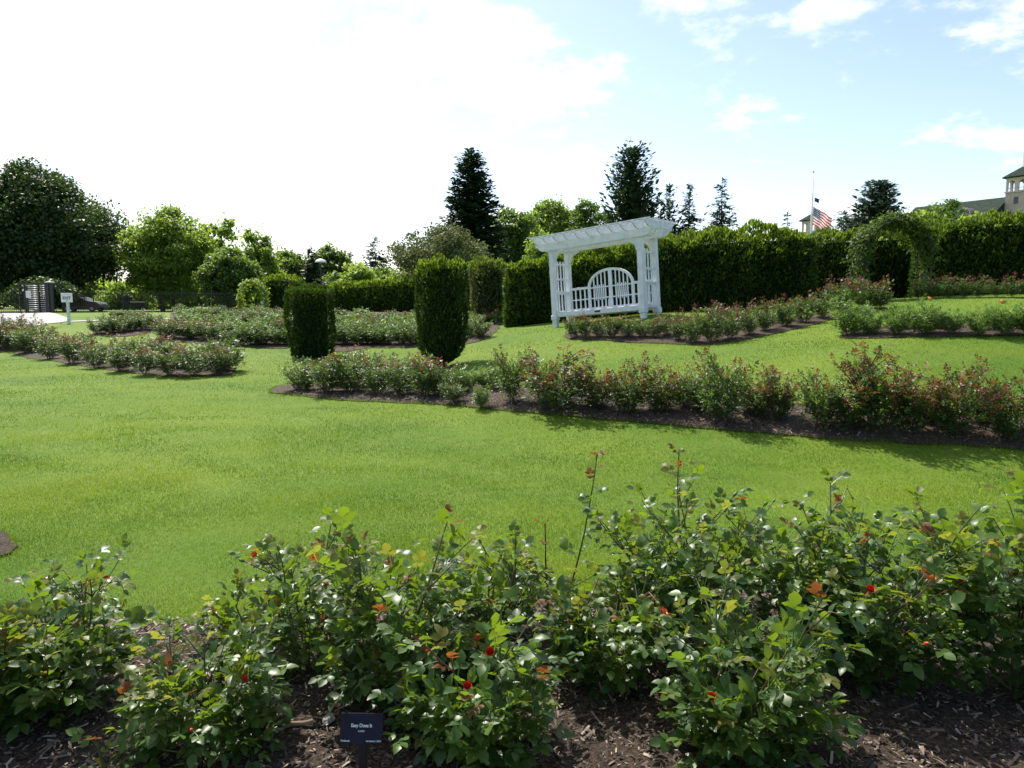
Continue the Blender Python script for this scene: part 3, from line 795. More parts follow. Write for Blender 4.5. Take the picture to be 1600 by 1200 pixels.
for (px, py, h) in [(475,613,52),(512,616,62),(548,616,72),(590,619,60),(628,621,64),(664,623,68),(530,604,55),(610,606,52),(650,608,52),(575,605,56),(690,622,60)]:
    far_bush(px, py, h, 'copper' if h > 58 else 'green', 'bushy rose with %s, {o} from the narrow tip of the long bed' % ('copper shoot tips' if h > 58 else 'plain green leaves'), g, 1.15)
far_bush(708, 632, 34, 'green', 'small low green rose beside the dark yew column foot', g, 1.2)
far_bush(752, 640, 36, 'light', 'smallest open rose with few pale leaves in bare mulch', g, 1.1)
for (px, py, h) in [(728,615,40),(765,612,42)]:
    far_bush(px, py, h, 'light', 'pale low rose behind the smallest one, {o} from the yew column', g, 1.2)
far_bush(800, 632, 86, 'copper', 'narrow dark rose with a thin copper top standing clear in the long bed', g, 0.8)
for (px, py, h) in [(848,640,88),(876,652,104),(930,650,82),(985,657,100),(1030,655,88),(1068,645,70),(1130,671,122),(1185,660,84),(1215,668,88),(1282,680,98),(1330,682,92),(1100,655,74)]:
    far_bush(px, py-7, h-5, 'bronze' if px > 860 and brr.random() < .8 else 'copper', 'waist-high copper-tipped rose in the long bed, {o} past the slim dark one', g, 1.08*brr.uniform(.8, 1.15))
far_bush(1375, 682, 140, 'bronze', 'tallest and widest copper-leaved rose beside the dark tilted plaque', g, 0.85)
for (px, py, h) in [(1420,688,110),(1492,690,126),(1530,672,90),(1455,668,80)]:
    far_bush(px, py-6, h-4, 'bronze', 'loose copper-tipped rose around the tilted plaque, {o} from the tallest copper one', g, 0.85)
for (px, py, h, f) in [(1585,702,134,FLO),(1650,700,120,None)]:
    far_bush(px, py-8, h-6, 'bronze', 'large copper-topped rose at the bed end, {o} past the tilted plaque', g, 0.9, f)
g = 'roses in the curved bed near the gate lawn'
for (px, py) in [(42,553),(78,562),(112,569),(150,576),(188,581),(226,586),(264,588),(302,589),(342,586),(60,548),(98,555),(134,562),(172,567),(210,572),(250,575),(290,577),(325,578),(30,547),(355,580)]:
    far_bush(px, py, 44+J(6) + (px-150)*0.012, 'copper' if brr.random() < .75 else 'green', 'glossy rose in the curved bed, {o} from the concrete path end', g, 1.2)
g = 'roses at the edge of the concrete path'
for (px, py, h) in [(-10,548,44),(8,544,42),(24,536,38),(40,527,34),(-22,535,40),(5,528,36),(22,520,30)]:
    far_bush(px, py, h, 'crimson', 'dark crimson-topped rose beside the concrete path, {o} towards the curved bed', g, 1.2)
g = 'roses in the small round bed by the lectern'
for i in range(6): far_bush(153+i*18, 522-i*1.4+(i in (1,2))*2, 24, 'green', 'low rose in front row of the lectern bed, {o} from the path side', g, 1.5)
for i in range(6): far_bush(165+i*15, 511-i*0.6, 20, 'copper', 'low coppery rose in rear row of the lectern bed, {o} from the path side', g, 1.5)
for i in range(4): far_bush(178+i*13, 497, 12, 'light', 'low pale rose just behind the lectern, {o} from the path side', g, 1.7)
g = 'roses in the big bed by the flowering arch'
for px in range(256, 345, 16): far_bush(px+J(4), 529+(px-256)*.06, 30+J(4), 'copper', 'coppery rose at the arch bed corner, {o} from the lectern side', g, 1.3)
for px in range(364, 455, 17): far_bush(px+J(3), 540, 30+J(3), 'green', 'dark glossy rose in front row of the arch bed, {o} towards the yew column', g, 1.4)
for row, (y0, hh) in enumerate(((525, 25), (514, 22), (505, 18), (497, 15), (491, 12))):
    for px in range(284-(row == 0)*15, 456, 15):
        far_bush(px+J(5), y0+J(1.5), hh+J(3), brr.choice(['green', 'light', 'copper', 'light']), 'small rose in inner row %s of the arch bed, {o} from the lectern side' % ROWN[row], g, 1.5)
g = 'roses in the bed between the yew columns'
for px in range(524, 655, 17): far_bush(px+J(3), 540, 34+J(4), 'green', 'rose in front row between the yew columns, {o} from the shorter column', g, 1.3)
for px in (735, 752): far_bush(px, 528, 30, 'green', 'rose at the bed corner, {o} past the taller yew column', g, 1.2)
for row, (y0, hh) in enumerate(((528, 28), (517, 24), (507, 18), (498, 14))):
    for px in range(520, 745-(row == 0)*20, 16):
        far_bush(px+J(5), y0+J(1.5), hh+J(3), brr.choice(['light', 'light', 'copper', 'green']), 'small rose in inner row %s between yew columns, {o} from the arch side' % ROWN[row], g, 1.5)
g = 'roses in the bed in front of the white arbor'
for px in (894, 914, 936, 958, 980, 1002, 1024): far_bush(px, 530+J(1.5), 36+J(5), 'copper', 'low red-tipped rose before the arbor bench, {o} from the open lawn end', g, 1.1)
for (px, py, h) in [(1058,534,42),(1082,538,46),(1112,537,62),(1140,532,50),(1168,526,48),(1196,519,46),(1226,513,48),(1256,506,48),(1284,499,46),(1040,526,34),(1098,522,44),(1128,517,44),(1158,512,42),(1190,507,40),(1220,503,40),(1068,524,40)]:
    far_bush(px, py, h, 'crimson' if brr.random() < .5 else 'copper', 'red-shooted rose in the bed climbing along the hedge, {o} past the arbor', g, 1.0)
g = 'green roses in the terrace bed'
for i, px in enumerate((1326, 1360, 1400, 1442, 1484, 1522, 1566, 1606, 1646)):
    far_bush(px+J(6), 526-J(1), 50+J(13), 'light', 'fresh green rose in the terrace bed front row, {o} from its rounded end', g, 1.08, FLA if px in (1442, 1566) else None)
for px in range(1345, 1640, 62): far_bush(px+J(8), 517, 38+J(10), 'light', 'fresh green rose in the terrace bed rear row, {o} from its rounded end', g, 1.0)
g = 'crimson roses along the dark hedge'
for px in (1436, 1458, 1482, 1506, 1530, 1556, 1582, 1606): far_bush(px, 466.5-(px-1436)*.01, 36+J(6), 'crimson', 'crimson-topped rose along the dark hedge, {o} past the leafy rose arch', g, 1.0)
g = 'roses at the foot of the rose arch'
for (px, py, h) in [(1300,482,38),(1322,484,48),(1346,486,52),(1372,484,50),(1310,476,44),(1360,476,40)]: far_bush(px, py, h, 'crimson', 'dark crimson rose clustered at the rose arch foot, {o} from the arbor side', g, 1.0)
g = 'roses at the end of the tall hedge'
for (px, py) in [(765,507),(782,507),(748,512)]: far_bush(px, py, 24, 'crimson', 'small reddish rose by the tall hedge end, {o} from the taller yew column', g, 1.2)
ORD = 'first second third fourth fifth sixth seventh eighth ninth tenth eleventh twelfth thirteenth fourteenth fifteenth sixteenth seventeenth eighteenth nineteenth twentieth'.split()
_rows = {}
for o in list(col.objects):
    if '{o}' in o.get('label', ''): _rows.setdefault(o['label'], []).append(o)
for lab, obs in _rows.items():
    for i, o in enumerate(sorted(obs, key=lambda o: o.location.x/max(o.location.y, 1))):
        o['label'] = lab.replace('{o}', ORD[i])
# ------------------------------------------------------------------ hedges and clipped yews
def nz3(p, s, off=0.0): return noise.noise(Vector((p[0]*s+off, p[1]*s, p[2]*s)))
def sprig_cloud(pos, nrm, size, up=0.6, tipz=None):
    n_ = len(pos)
    d = nrm*0.9 + rand_dirs(n_)*0.7; d[:, 2] += up
    nr = rand_dirs(n_) + nrm*0.6
    L = size*rng.uniform(0.6, 1.5, n_); W = L*rng.uniform(0.28, 0.5, n_)
    return kites(pos, d, nr, L, W, 0.2)
def add_sprigs(parent, pos, nrm, size, ztop, up=0.6, tipfrac=0.25, mats=('yew', 'yew_tip'), reach=1.0):
    """foliage sprigs; those at the crest are the paler new growth"""
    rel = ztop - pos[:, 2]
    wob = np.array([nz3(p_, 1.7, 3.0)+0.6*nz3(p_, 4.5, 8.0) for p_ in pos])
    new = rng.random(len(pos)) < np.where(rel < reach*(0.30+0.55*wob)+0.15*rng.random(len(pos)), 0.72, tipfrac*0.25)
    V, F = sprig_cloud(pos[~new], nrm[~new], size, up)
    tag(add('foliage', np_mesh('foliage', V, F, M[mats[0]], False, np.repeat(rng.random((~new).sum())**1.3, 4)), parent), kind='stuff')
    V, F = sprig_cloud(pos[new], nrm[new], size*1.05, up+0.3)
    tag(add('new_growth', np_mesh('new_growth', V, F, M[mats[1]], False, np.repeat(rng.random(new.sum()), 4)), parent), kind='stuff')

def section(w, h, rad, k=26):
    """front (d=0) up, over the top, down the back; outline and normals"""
    pts = []
    segs = [((0, 0), (0, h-rad)), ('arc', (rad, h-rad), math.pi, math.pi/2), ((rad, h), (w-rad, h)), ('arc', (w-rad, h-rad), math.pi/2, 0), ((w, h-rad), (w, 0))]
    for s in segs:
        if s[0] == 'arc':
            for i in range(6):
                a = s[2]+(s[3]-s[2])*i/6; pts.append((s[1][0]+rad*math.cos(a), s[1][1]+rad*math.sin(a)))
        else:
            a, c = s; L = math.hypot(c[0]-a[0], c[1]-a[1]); m_ = max(2, int(L/0.3))
            for i in range(m_): pts.append((a[0]+(c[0]-a[0])*i/m_, a[1]+(c[1]-a[1])*i/m_))
    pts.append((w, 0)); return pts
def hedge(label, line, w, dens=420, size=0.11, rad=0.3, lump=0.10, back=0.45, cap=True, batter=0.0):
    """line: list of (x, y, height) of the front foot, seen left to right"""
    root = empty('yew_hedge', (line[0][0], line[0][1], H(line[0][0], line[0][1])), 0, label, 'hedge', None)
    o0 = Vector(root.location)
    # resample
    P = [Vector((a[0], a[1])) for a in line]; hs = [a[2] for a in line]
    seg = [(P[i+1]-P[i]).length for i in range(len(P)-1)]; tot = sum(seg)
    def ev(s):
        s = min(max(s, 0), tot-1e-6)
        for i, l in enumerate(seg):
            if s <= l or i == len(seg)-1:
                u = s/l; d = (P[i+1]-P[i]).normalized(); return P[i].lerp(P[i+1], u), Vector((-d.y, d.x)), hs[i]+(hs[i+1]-hs[i])*u, d
            s -= l
    ns = max(4, int(tot/0.35)); rings = []
    for i in range(ns+1):
        s = tot*i/ns; p, nn, h, d = ev(s); sec = section(w, h, rad)
        e = min(s, tot-s); sh = 0.0
        if e < rad: sh = rad - math.sqrt(max(0, rad*rad-(rad-e)**2))
        rings.append((p, nn, h, d, sh))
    # core
    k = len(section(w, 2.0, rad)); V = []; F = []
    for (p, nn, h, d, sh) in rings:
        base = H(p.x, p.y)
        s2 = section(w, 2.0, rad)
        for (dd, z) in s2:
            z = z*h/2.0; ins = 0.16+sh*0.6
            dd = ins + dd*(w-2*ins)/w
            q_ = p + nn*dd; z2 = min(z, h-0.17-sh*0.6)
            V.append((q_.x-o0.x, q_.y-o0.y, base+z2-o0.z-0.05))
    m_ = len(rings)
    for i in range(m_-1):
        for j in range(k-1):
            a = i*k+j; F.append((a, a+1, a+k+1, a+k))
    me = bpy.data.meshes.new('hedge_core'); me.from_pydata(V, [], F + [tuple(range(k-1, -1, -1)), tuple((m_-1)*k+j for j in range(k))]); me.update()
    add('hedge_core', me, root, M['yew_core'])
    # sprigs
    front = tot*2.2; nsamp = int(tot*(2.4+w+back*2.2)*dens)
    pos = []; nrm = []; zt = []
    S_ = rng.uniform(0, tot, nsamp); U_ = rng.random(nsamp)
    for s, u in zip(S_, U_):
        p, nn, h, d = ev(s); per = h + w + h*back; c = u*per
        if c < h: dd, z, n2 = 0.0, c, (-1, 0)
        elif c < h+w: dd, z, n2 = c-h, h, (0, 1)
        else: dd, z, n2 = w, h-(c-h-w)/max(back, .01), (1, 0)
        if z < 0: continue
        # rounded shoulder
        if z > h-rad and (dd < rad or dd > w-rad):
            cx_ = rad if dd < rad else w-rad
            vx, vz = dd-cx_, z-(h-rad); l = math.hypot(vx, vz) or 1
            dd, z, n2 = cx_+vx/l*rad, h-rad+vz/l*rad, (vx/l, vz/l)
        x = p.x+nn.x*dd; y = p.y+nn.y*dd
        e = min(s, tot-s); endn = 0.0
        off = lump*(nz3((x, y, z), 1.1)*1.3 + nz3((x, y, z), 3.2, 5)*1.0) + batter*(1-z/h)*(-1 if dd > w/2 else 1)*-1
        if e < rad:
            sh = rad - math.sqrt(max(0, rad*rad-(rad-e)**2)); off -= sh; endn = (1-e/rad)*(-1 if s < tot/2 else 1)
        x += nn.x*n2[0]*off; y += nn.y*n2[0]*off; z += n2[1]*off
        pos.append((x-o0.x, y-o0.y, H0(x, y)+z-o0.z))
        nrm.append((nn.x*n2[0]+d.x*endn, nn.y*n2[0]+d.y*endn, n2[1])); zt.append(H0(x, y)+h-o0.z)
    if cap:
        for s0, sgn in ((0.0, -1), (tot, 1)):
            p, nn, h, d = ev(s0)
            for _ in range(int(w*h*dens)):
                dd = rng.uniform(0.1, w-0.1); z = rng.uniform(0, h-0.1)
                x = p.x+nn.x*dd+d.x*sgn*0.02; y = p.y+nn.y*dd+d.y*sgn*0.02; off = lump*nz3((x, y, z), 1.4)
                x += d.x*sgn*off; y += d.y*sgn*off
                pos.append((x-o0.x, y-o0.y, H0(x, y)+z-o0.z)); nrm.append((d.x*sgn, d.y*sgn, 0)); zt.append(H0(x, y)+h-o0.z)
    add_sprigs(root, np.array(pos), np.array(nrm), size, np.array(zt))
    return root
# cheap ground lookup for many samples
_hx = np.arange(-45, 45.01, 0.5); _hy = np.arange(8, 95.01, 0.5)
_hz = Hn(*np.meshgrid(_hx, _hy))
def H0(x, y):
    i = min(max((x+45)/0.5, 0), len(_hx)-1.001); j = min(max((y-8)/0.5, 0), len(_hy)-1.001)
    a = int(i); c = int(j); u = i-a; v = j-c
    return _hz[c, a]*(1-u)*(1-v)+_hz[c, a+1]*u*(1-v)+_hz[c+1, a]*(1-u)*v+_hz[c+1, a+1]*u*v
def hl(px, Y, top):
    """front foot of a hedge in pixel column px at distance Y, crest at pixel row top"""
    p = at(px, 480, Y); _, dy, dz = ray(px, top); return (p.x, p.y, EYE+dz*(Y/dy)-p.z)

hedge('tall rounded-end dark yew hedge right behind the white arbor', [hl(793,24.6,412), hl(880,24.4,402), hl(1000,24.0,384), hl(1040,23.8,374), hl(1150,23.3,366), hl(1268,22.8,362)], 1.9, 560, 0.125, 0.4, 0.26)
hedge('dark yew hedge section behind the leafy rose arch', [hl(1262,25.0,370), hl(1340,24.4,366), hl(1440,23.6,362)], 1.6, 460, 0.125, 0.3, 0.22)
hedge('dark yew hedge along the narrow bed of crimson roses', [hl(1424,22.6,352), hl(1520,21.8,344), hl(1600,21.2,336), hl(1720,20.6,330)], 1.7, 500, 0.125, 0.32, 0.24)
hedge('long low dark hedge crossing behind the yew columns', [hl(512,50,447), hl(580,48.5,443), hl(650,47,438), hl(700,46,436)], 1.8, 150, 0.2, 0.3, 0.12)
hedge('low dark hedge stub beside the white-flowered arch', [hl(412,54,435), hl(432,54,432), hl(454,53.5,436)], 1.6, 150, 0.2, 0.3, 0.12)
hedge('dark clipped hedge between the yew column and the arbor hedge', [hl(722,38,424), hl(800,36.5,416)], 1.6, 240, 0.15, 0.3, 0.12)

def yew_column(label, px, py, wpx, toppx, Y=None, mats=('yew', 'yew_tip'), prof=None, dens=1000, size=0.08, square=3.2, name='yew_column', cat='clipped yew', upl=1.1):
    p = G(px, py) if Y is None else at(px, py, Y); D = p.y
    _, dy, dz = ray(px, toppx); h = EYE+dz*(D/dy)-p.z; r = wpx*D/FPX/2
    root = empty(name, p, 0, label, cat)
    prof = prof or [(0, .55), (.12, .85), (.3, .97), (.6, 1.0), (.9, .97), (1.0, .92)]
    zs, rs = zip(*prof)
    n_ = int(2*math.pi*r*h*dens); z = rng.random(n_)*h; a = rng.uniform(0, 2*math.pi, n_)
    nt_ = int(4*r*r*dens); 
    rad = np.interp(z/h, zs, rs)*r/((np.abs(np.cos(a))**square+np.abs(np.sin(a))**square)**(1/square))*0.9
    pos = np.stack([np.cos(a)*rad, np.sin(a)*rad, z], 1); nr = np.stack([np.cos(a), np.sin(a), np.zeros(n_)], 1)
    at_ = rng.uniform(0, 2*math.pi, nt_); rt = np.sqrt(rng.random(nt_))*r*0.88
    pos = np.concatenate([pos, np.stack([np.cos(at_)*rt, np.sin(at_)*rt, np.full(nt_, h)], 1)]); nr = np.concatenate([nr, np.tile((0, 0, 1.0), (nt_, 1))])
    for i in range(len(pos)):
        q_ = pos[i]+np.array(p)
        # upright fluted growth of clipped yew
        f = 0.20*noise.noise(Vector((q_[0]*2.6, q_[1]*2.6, q_[2]*0.8))) + 0.11*noise.noise(Vector((q_[0]*6, q_[1]*6, q_[2]*2)))
        pos[i] += nr[i]*f*r*1.3
        if nr[i][2] > 0.5: pos[i][2] += 0.16*noise.noise(Vector((q_[0]*5, q_[1]*5, 1)))
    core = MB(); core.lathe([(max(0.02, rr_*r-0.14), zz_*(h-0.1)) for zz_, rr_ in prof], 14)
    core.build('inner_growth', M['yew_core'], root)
    MB().tube([(0, 0, -0.1), (0, 0, h*0.4)], 0.07, 7).build('trunk', M['bark'], root)
    add_sprigs(root, pos, nr, size, np.full(len(pos), h), upl, 0.2, mats, 0.55)
    return root
yew_column('shorter flat-topped dark yew column standing on the lawn', 487, 558, 68, 454, None, ('yew_old', 'yew'), [(0, .8), (.06, .92), (.2, .97), (.5, 1.0), (1.0, .97)], 1000, 0.08, 4.5)
yew_column('taller dark yew column tapering to a narrow foot', 692, 573, 80, 414, None, ('yew_old', 'yew_tip'), [(0, .12), (.05, .32), (.10, .62), (.17, .86), (.26, 1.0), (.9, .98), (1.0, .93)], 1000, 0.08, 4.5)
yew_column('clipped shrub block with soft yellow-green leaves beside the hedge end', 763, 508, 54, 412, 29.0, ('t_olive', 'yew_tip'), None, 420, 0.12)

# ------------------------------------------------------------------ trees
def tree(name, label, px, Y, top, wpx, cbase, mat, nleaf, leaf, seed, base=486, nclump=70, clump=0.15, trunk=0.02, flat=0.75, group=None, lean=0.0, cat='tree', trunks=1, shape=1.0, droop=0.0, soft=0.16):
    """px, top, wpx, cbase: photo column, crown top row, crown width and crown foot row"""
    rr = np.random.default_rng(seed); r1 = random.Random(seed)
    nleaf = int(nleaf*1.7); leaf *= 1.15
    p = at(px, base, Y); root = empty(name, p, 0, label, cat, group)
    hz = lambda row: EYE+ray(px, row)[2]*(Y/ray(px, row)[1])-p.z
    h = hz(top); zb = max(0.02*h, hz(cbase)); w = wpx*Y/FPX; rad = w/2
    cz = (h+zb)/2; rz = (h-zb)/2
    C = []
    while len(C) < nclump:
        v = rr.normal(size=3); v /= np.linalg.norm(v); k = rr.random()**0.42
        c = v*k
        # broader below the middle, irregular outline
        z = c[2]; wid = (1.0 if z < 0 else (1-z*z*0.35*shape))*(1+0.22*noise.noise(Vector((v[0]*1.6+seed, v[1]*1.6, v[2]*1.6))))
        C.append((c[0]*wid*rad*0.86, c[1]*wid*rad*0.86, cz+z*rz*0.9))
    C = np.array(C); cr = clump*w*rr.uniform(0.7, 1.35, nclump)
    # leaves
    per = rr.multinomial(nleaf, cr**2/(cr**2).sum())
    ci = np.repeat(np.arange(nclump), per); n_ = len(ci)
    v = rr.normal(size=(n_, 3)); v /= np.linalg.norm(v, axis=1, keepdims=True)
    k = rr.random(n_)**0.4
    off = v*k[:, None]*cr[ci][:, None]*np.array([1, 1, flat]); off[:, 2] -= droop*cr[ci]*k
    pos = C[ci]+off
    # part of the leaves fill the crown evenly between the clumps
    sf = rr.random(n_) < soft; k2 = rr.random(n_)**0.33
    wv = np.array([1+0.22*noise.noise(Vector((q_[0]*1.6+seed, q_[1]*1.6, q_[2]*1.6)))+0.2*noise.noise(Vector((q_[0]*4+seed, q_[1]*4, q_[2]*4))) for q_ in v[sf]]) if sf.any() else np.zeros(0)
    vz = v[sf][:, 2]; wd = np.where(vz < 0, 1.0, 1-vz*vz*0.35*shape)*wv*k2[sf]*0.94
    pos[sf] = np.stack([v[sf][:, 0]*wd*rad, v[sf][:, 1]*wd*rad, cz+vz*rz*wv*k2[sf]*0.96], 1)
    pos[:, 2] = np.maximum(pos[:, 2], 0.03*h)
    d = rr.normal(size=(n_, 3)); d /= np.linalg.norm(d, axis=1, keepdims=True); d[:, 2] -= 0.25
    nr = v*0.8 + rr.normal(size=(n_, 3))*0.5 + np.array([0, 0, 0.6])
    L = leaf*rr.uniform(0.6, 1.4, n_); W = L*rr.uniform(0.5, 0.8, n_)
    Vv, Ff = kites(pos, d, nr, L, W, 0.15)
    tint = np.clip(rr.random(n_)*0.6 + 0.4*rr.random(nclump)[ci], 0, 1)
    tag(add('crown', np_mesh('crown', Vv, Ff, M[mat], False, np.repeat(tint, 4)), root), kind='stuff')
    # trunk and limbs
    tr = trunk*h
    mb = MB(); topz = cz+rz*0.45
    stems = []
    for t_ in range(trunks):
        ox = 0 if trunks == 1 else r1.uniform(-.16, .16)*w
        pts = [Vector((ox, 0, -0.2))]
        for i in range(1, 8):
            u = i/7; pts.append(Vector((ox*(1+u*1.2)+lean*w*u*u + math.sin(u*5+seed)*0.02*w, math.sin(u*4+seed*2)*0.02*w, topz*u)))
        mb.tube(pts, [tr*(1.25 if i == 0 else 1-0.85*i/7) for i in range(8)], 8); stems.append(pts)
    mb.build('trunk', M['bark'], root, True)
    order = np.argsort(-cr)[:min(nclump, 26)]
    mb = MB()
    for i in order:
        pts = stems[r1.randrange(trunks)]; c = Vector(C[i]); z0 = max(zb*0.7, min(c.z-0.25*abs(c.x)-0.1*h, topz*0.9)); f = max(0.2, min(6.9, z0/topz*7)); j = int(f)
        a = pts[j].lerp(pts[j+1] if j < 7 else pts[j], f-j); m_ = a.lerp(c, 0.5)+Vector((0, 0, 0.05*h))
        mb.tube([a, a.lerp(m_, .5)+Vector((0, 0, .02*h)), m_, c], [tr*0.38, tr*0.3, tr*0.2, tr*0.06], 5, False)
    mb.build('limbs', M['bark'], root, True)
    return root
def conifer(name, label, px, Y, top, wpx, mat, seed, base=484, whorls=26, per=11, power=0.85, sparse=1.0, droop=0.35, leaf=0.30, foot=0.04, fill=16, group=None, up=0.0, jag=0.25):
    rr = np.random.default_rng(seed); p = at(px, base, Y)
    root = empty(name, p, 0, label, 'tree', group)
    h = EYE+ray(px, top)[2]*(Y/ray(px, top)[1])-p.z; rad = wpx*Y/FPX/2
    P, D_, NR, Ls = [], [], [], []; limb = MB()
    for wi in range(whorls):
        t = (wi+rr.uniform(-.3, .3))/whorls; t = min(max(t, 0), 0.99); z = h*(foot+(1-foot)*t)
        rw = rad*((1-t)**power)*(0.55 if t < 0.03 else 1.0) + 0.02*rad
        for b_ in range(max(3, int(per*(0.45+0.55*(1-t))*sparse))):
            az = rr.uniform(0, 2*math.pi); ln = rw*rr.uniform(1-jag*1.6, 1+jag*0.5)
            dz0 = up+0.15-droop*(1-t)*rr.uniform(.5, 1.3)
            e = np.array([math.cos(az), math.sin(az), dz0])
            nseg = max(3, int(fill*ln/rad))
            for j in range(nseg):
                u = (j+rr.random())/nseg; q_ = np.array([0, 0, z])+e*ln*u + np.array([0, 0, -droop*0.35*ln*u*u + up*ln*u*u*0.5])
                side = np.array([-math.sin(az), math.cos(az), 0])
                for sg in (-1, 1):
                    P.append(q_+rr.normal(size=3)*0.03*rad); dd = e*0.7+side*sg*rr.uniform(.3, 1.0)+np.array([0, 0, rr.uniform(-.5, .25)]); D_.append(dd)
                    NR.append(np.array([rr.uniform(-.5, .5), rr.uniform(-.5, .5), 1])); Ls.append(1.7*leaf*rr.uniform(.6, 1.4)*(1.05-0.4*t))
            if wi % 2 == 0 and b_ % 3 == 0:
                limb.tube([(0, 0, z), tuple(np.array([0, 0, z])+e*ln*0.8)], [0.012*h*(1-t)*0.4+0.01, 0.008], 4, False)
    for j in range(10):     # leader
        P.append(np.array([0, 0, h*(0.95+0.05*j/10)])); D_.append(np.array([rr.normal()*.5, rr.normal()*.5, 1.0])); NR.append(rr.normal(size=3)); Ls.append(leaf*.7)
    Ls = np.array(Ls)
    Vv, Ff = kites(np.array(P), np.array(D_), np.array(NR), Ls, Ls*0.55, 0.12)
    tag(add('crown', np_mesh('crown', Vv, Ff, M[mat], False, np.repeat(rr.random(len(P)), 4)), root), kind='stuff')
    MB().tube([(0, 0, -.2), (0, 0, h*.5), (0, 0, h*.98)], [0.016*h, 0.010*h, 0.01], 8).build('trunk', M['bark'], root, True)
    limb.build('limbs', M['bark'], root)
    return root

tree('broadleaf_tree', 'huge dense dark green tree behind the entry turnstile', 64, 74, 257, 262, 472, 't_dark', 60000, 0.28, 1, nclump=260, clump=0.085, trunk=0.022)
tree('broadleaf_tree', 'tall leafy tree whose twigs reach in above the huge dark tree', -176, 66, 10, 330, 400, 't_mid', 14000, 0.30, 41, nclump=110, clump=0.09)
tree('weeping_maple', 'low weeping mound tree over the fence beside the turnstile', 70, 63, 430, 95, 472, 't_dark', 4500, 0.22, 2, nclump=40, clump=0.2, flat=0.45, trunk=0.05, droop=0.5, cat='tree')
tree('broadleaf_tree', 'bright yellow-green spreading tree lit by the sun beyond the fence', 270, 76, 320, 168, 476, 't_light', 26000, 0.26, 3, nclump=190, clump=0.088, trunks=2, flat=0.6)
tree('broadleaf_tree', 'thin twiggy tree leaning out beside the yellow-green one', 350, 82, 332, 100, 440, 't_light', 1500, 0.34, 31, nclump=22, clump=0.10, flat=0.5)
tree('broadleaf_tree', 'rounded mid green tree behind the white-flowered arch', 360, 68, 384, 100, 476, 't_mid', 11000, 0.26, 4, nclump=120, clump=0.1)
tree('broadleaf_tree', 'airy pale tree rising behind the rounded green one', 402, 84, 350, 92, 474, 't_light', 6500, 0.28, 5, nclump=80, clump=0.085)
tree('broadleaf_tree', 'grey-green tree left of the dark garden conifer', 450, 92, 386, 96, 482, 't_mid', 10000, 0.32, 6, nclump=80, clump=0.1)
tree('broadleaf_tree', 'feathery green tree right of the dark garden conifer', 518, 95, 382, 88, 482, 't_mid', 9000, 0.32, 7, nclump=80, clump=0.1)
conifer('spruce_tree', 'dark dense conifer with the lamp head beside it', 489, 72, 386, 62, 'conifer', 8, whorls=24, leaf=0.34)
g = 'small conifers on the far horizon'
conifer('pine_tree', 'tiny thin pine on the horizon behind the low hedge', 550, 140, 393, 66, 'conifer_blue', 9, whorls=18, per=8, leaf=0.5, group=g, foot=.3)
conifer('pine_tree', 'small pointed pine on the horizon beside the olive tree', 588, 130, 372, 84, 'conifer_blue', 10, whorls=24, per=9, leaf=0.5, group=g, foot=.3)
tree('flowering_shrub', 'bright light green bush above the low hedge', 562, 62, 413, 66, 470, 't_light', 4200, 0.22, 11, nclump=34, clump=0.16, cat='shrub')
tree('crabapple_tree', 'wide olive-grey spreading tree with fine twigs', 688, 52, 346, 185, 446, 't_olive', 9000, 0.17, 12, nclump=110, clump=0.085, flat=0.5, trunks=2, shape=1.4)
conifer('fir_tree', 'massive dark blue-green fir towering over the olive tree', 738, 82, 234, 122, 'conifer', 13, whorls=60, per=20, power=0.5, leaf=0.44, droop=0.12, up=0.1, fill=26)
tree('broadleaf_tree', 'shaded green tree tucked behind the massive fir', 800, 95, 322, 90, 440, 't_mid', 7000, 0.34, 14, nclump=45, clump=0.15)
tree('broadleaf_tree', 'broad light green tree on the skyline left of the arbor roof', 862, 112, 303, 112, 430, 't_light', 10000, 0.36, 15, nclump=120, clump=0.085)  # distance haze is put into the leaf colour by the lighter foliage
tree('broadleaf_tree', 'green skyline tree beside the upright dark cypress', 918, 108, 307, 84, 430, 't_mid', 7500, 0.34, 16, nclump=90, clump=0.09)
tree('flowering_shrub', 'small yellowish tree behind the arbor roof end', 845, 70, 352, 60, 430, 't_light', 2600, 0.24, 17, nclump=30, clump=0.14, cat='shrub')
conifer('cypress_tree', 'upright ragged dark cypress with several tops', 985, 82, 234, 96, 'conifer', 18, whorls=56, per=13, power=0.40, leaf=0.40, droop=-0.4, up=0.6, fill=22, jag=0.4)
conifer('cypress_tree', 'narrow companion conifer leaning on the ragged cypress', 1042, 84, 288, 66, 'conifer', 19, whorls=26, per=9, power=0.6, leaf=0.36, droop=-0.3, up=0.6, jag=0.4)
g = 'pair of thin spruces over the hedge'
conifer('spruce_tree', 'thin open spruce nearer the arbor, drooping boughs', 1073, 84, 287, 98, 'conifer_blue', 20, whorls=36, per=11, leaf=0.36, droop=0.5, fill=26, group=g, jag=0.45)
conifer('spruce_tree', 'taller thin spruce with gaps between drooping boughs', 1123, 84, 278, 112, 'conifer_blue', 21, whorls=36, per=11, leaf=0.36, droop=0.5, fill=26, group=g, jag=0.45)
conifer('spruce_tree', 'tiny dark spruce tip above the hedge', 1225, 90, 331, 80, 'conifer', 22, whorls=22, per=9, leaf=0.34)
conifer('spruce_tree', 'broad blue-green spruce with loose rounded top behind the rose arch', 1362, 60, 284, 112, 'conifer_blue', 23, whorls=40, per=15, power=0.45, leaf=0.34, fill=26, droop=0.05, up=0.25, jag=0.3)
conifer('spruce_tree', 'dark little conifer between the flag and the broad spruce', 1312, 66, 330, 96, 'conifer', 24, whorls=30, per=16, power=0.5, leaf=0.28)
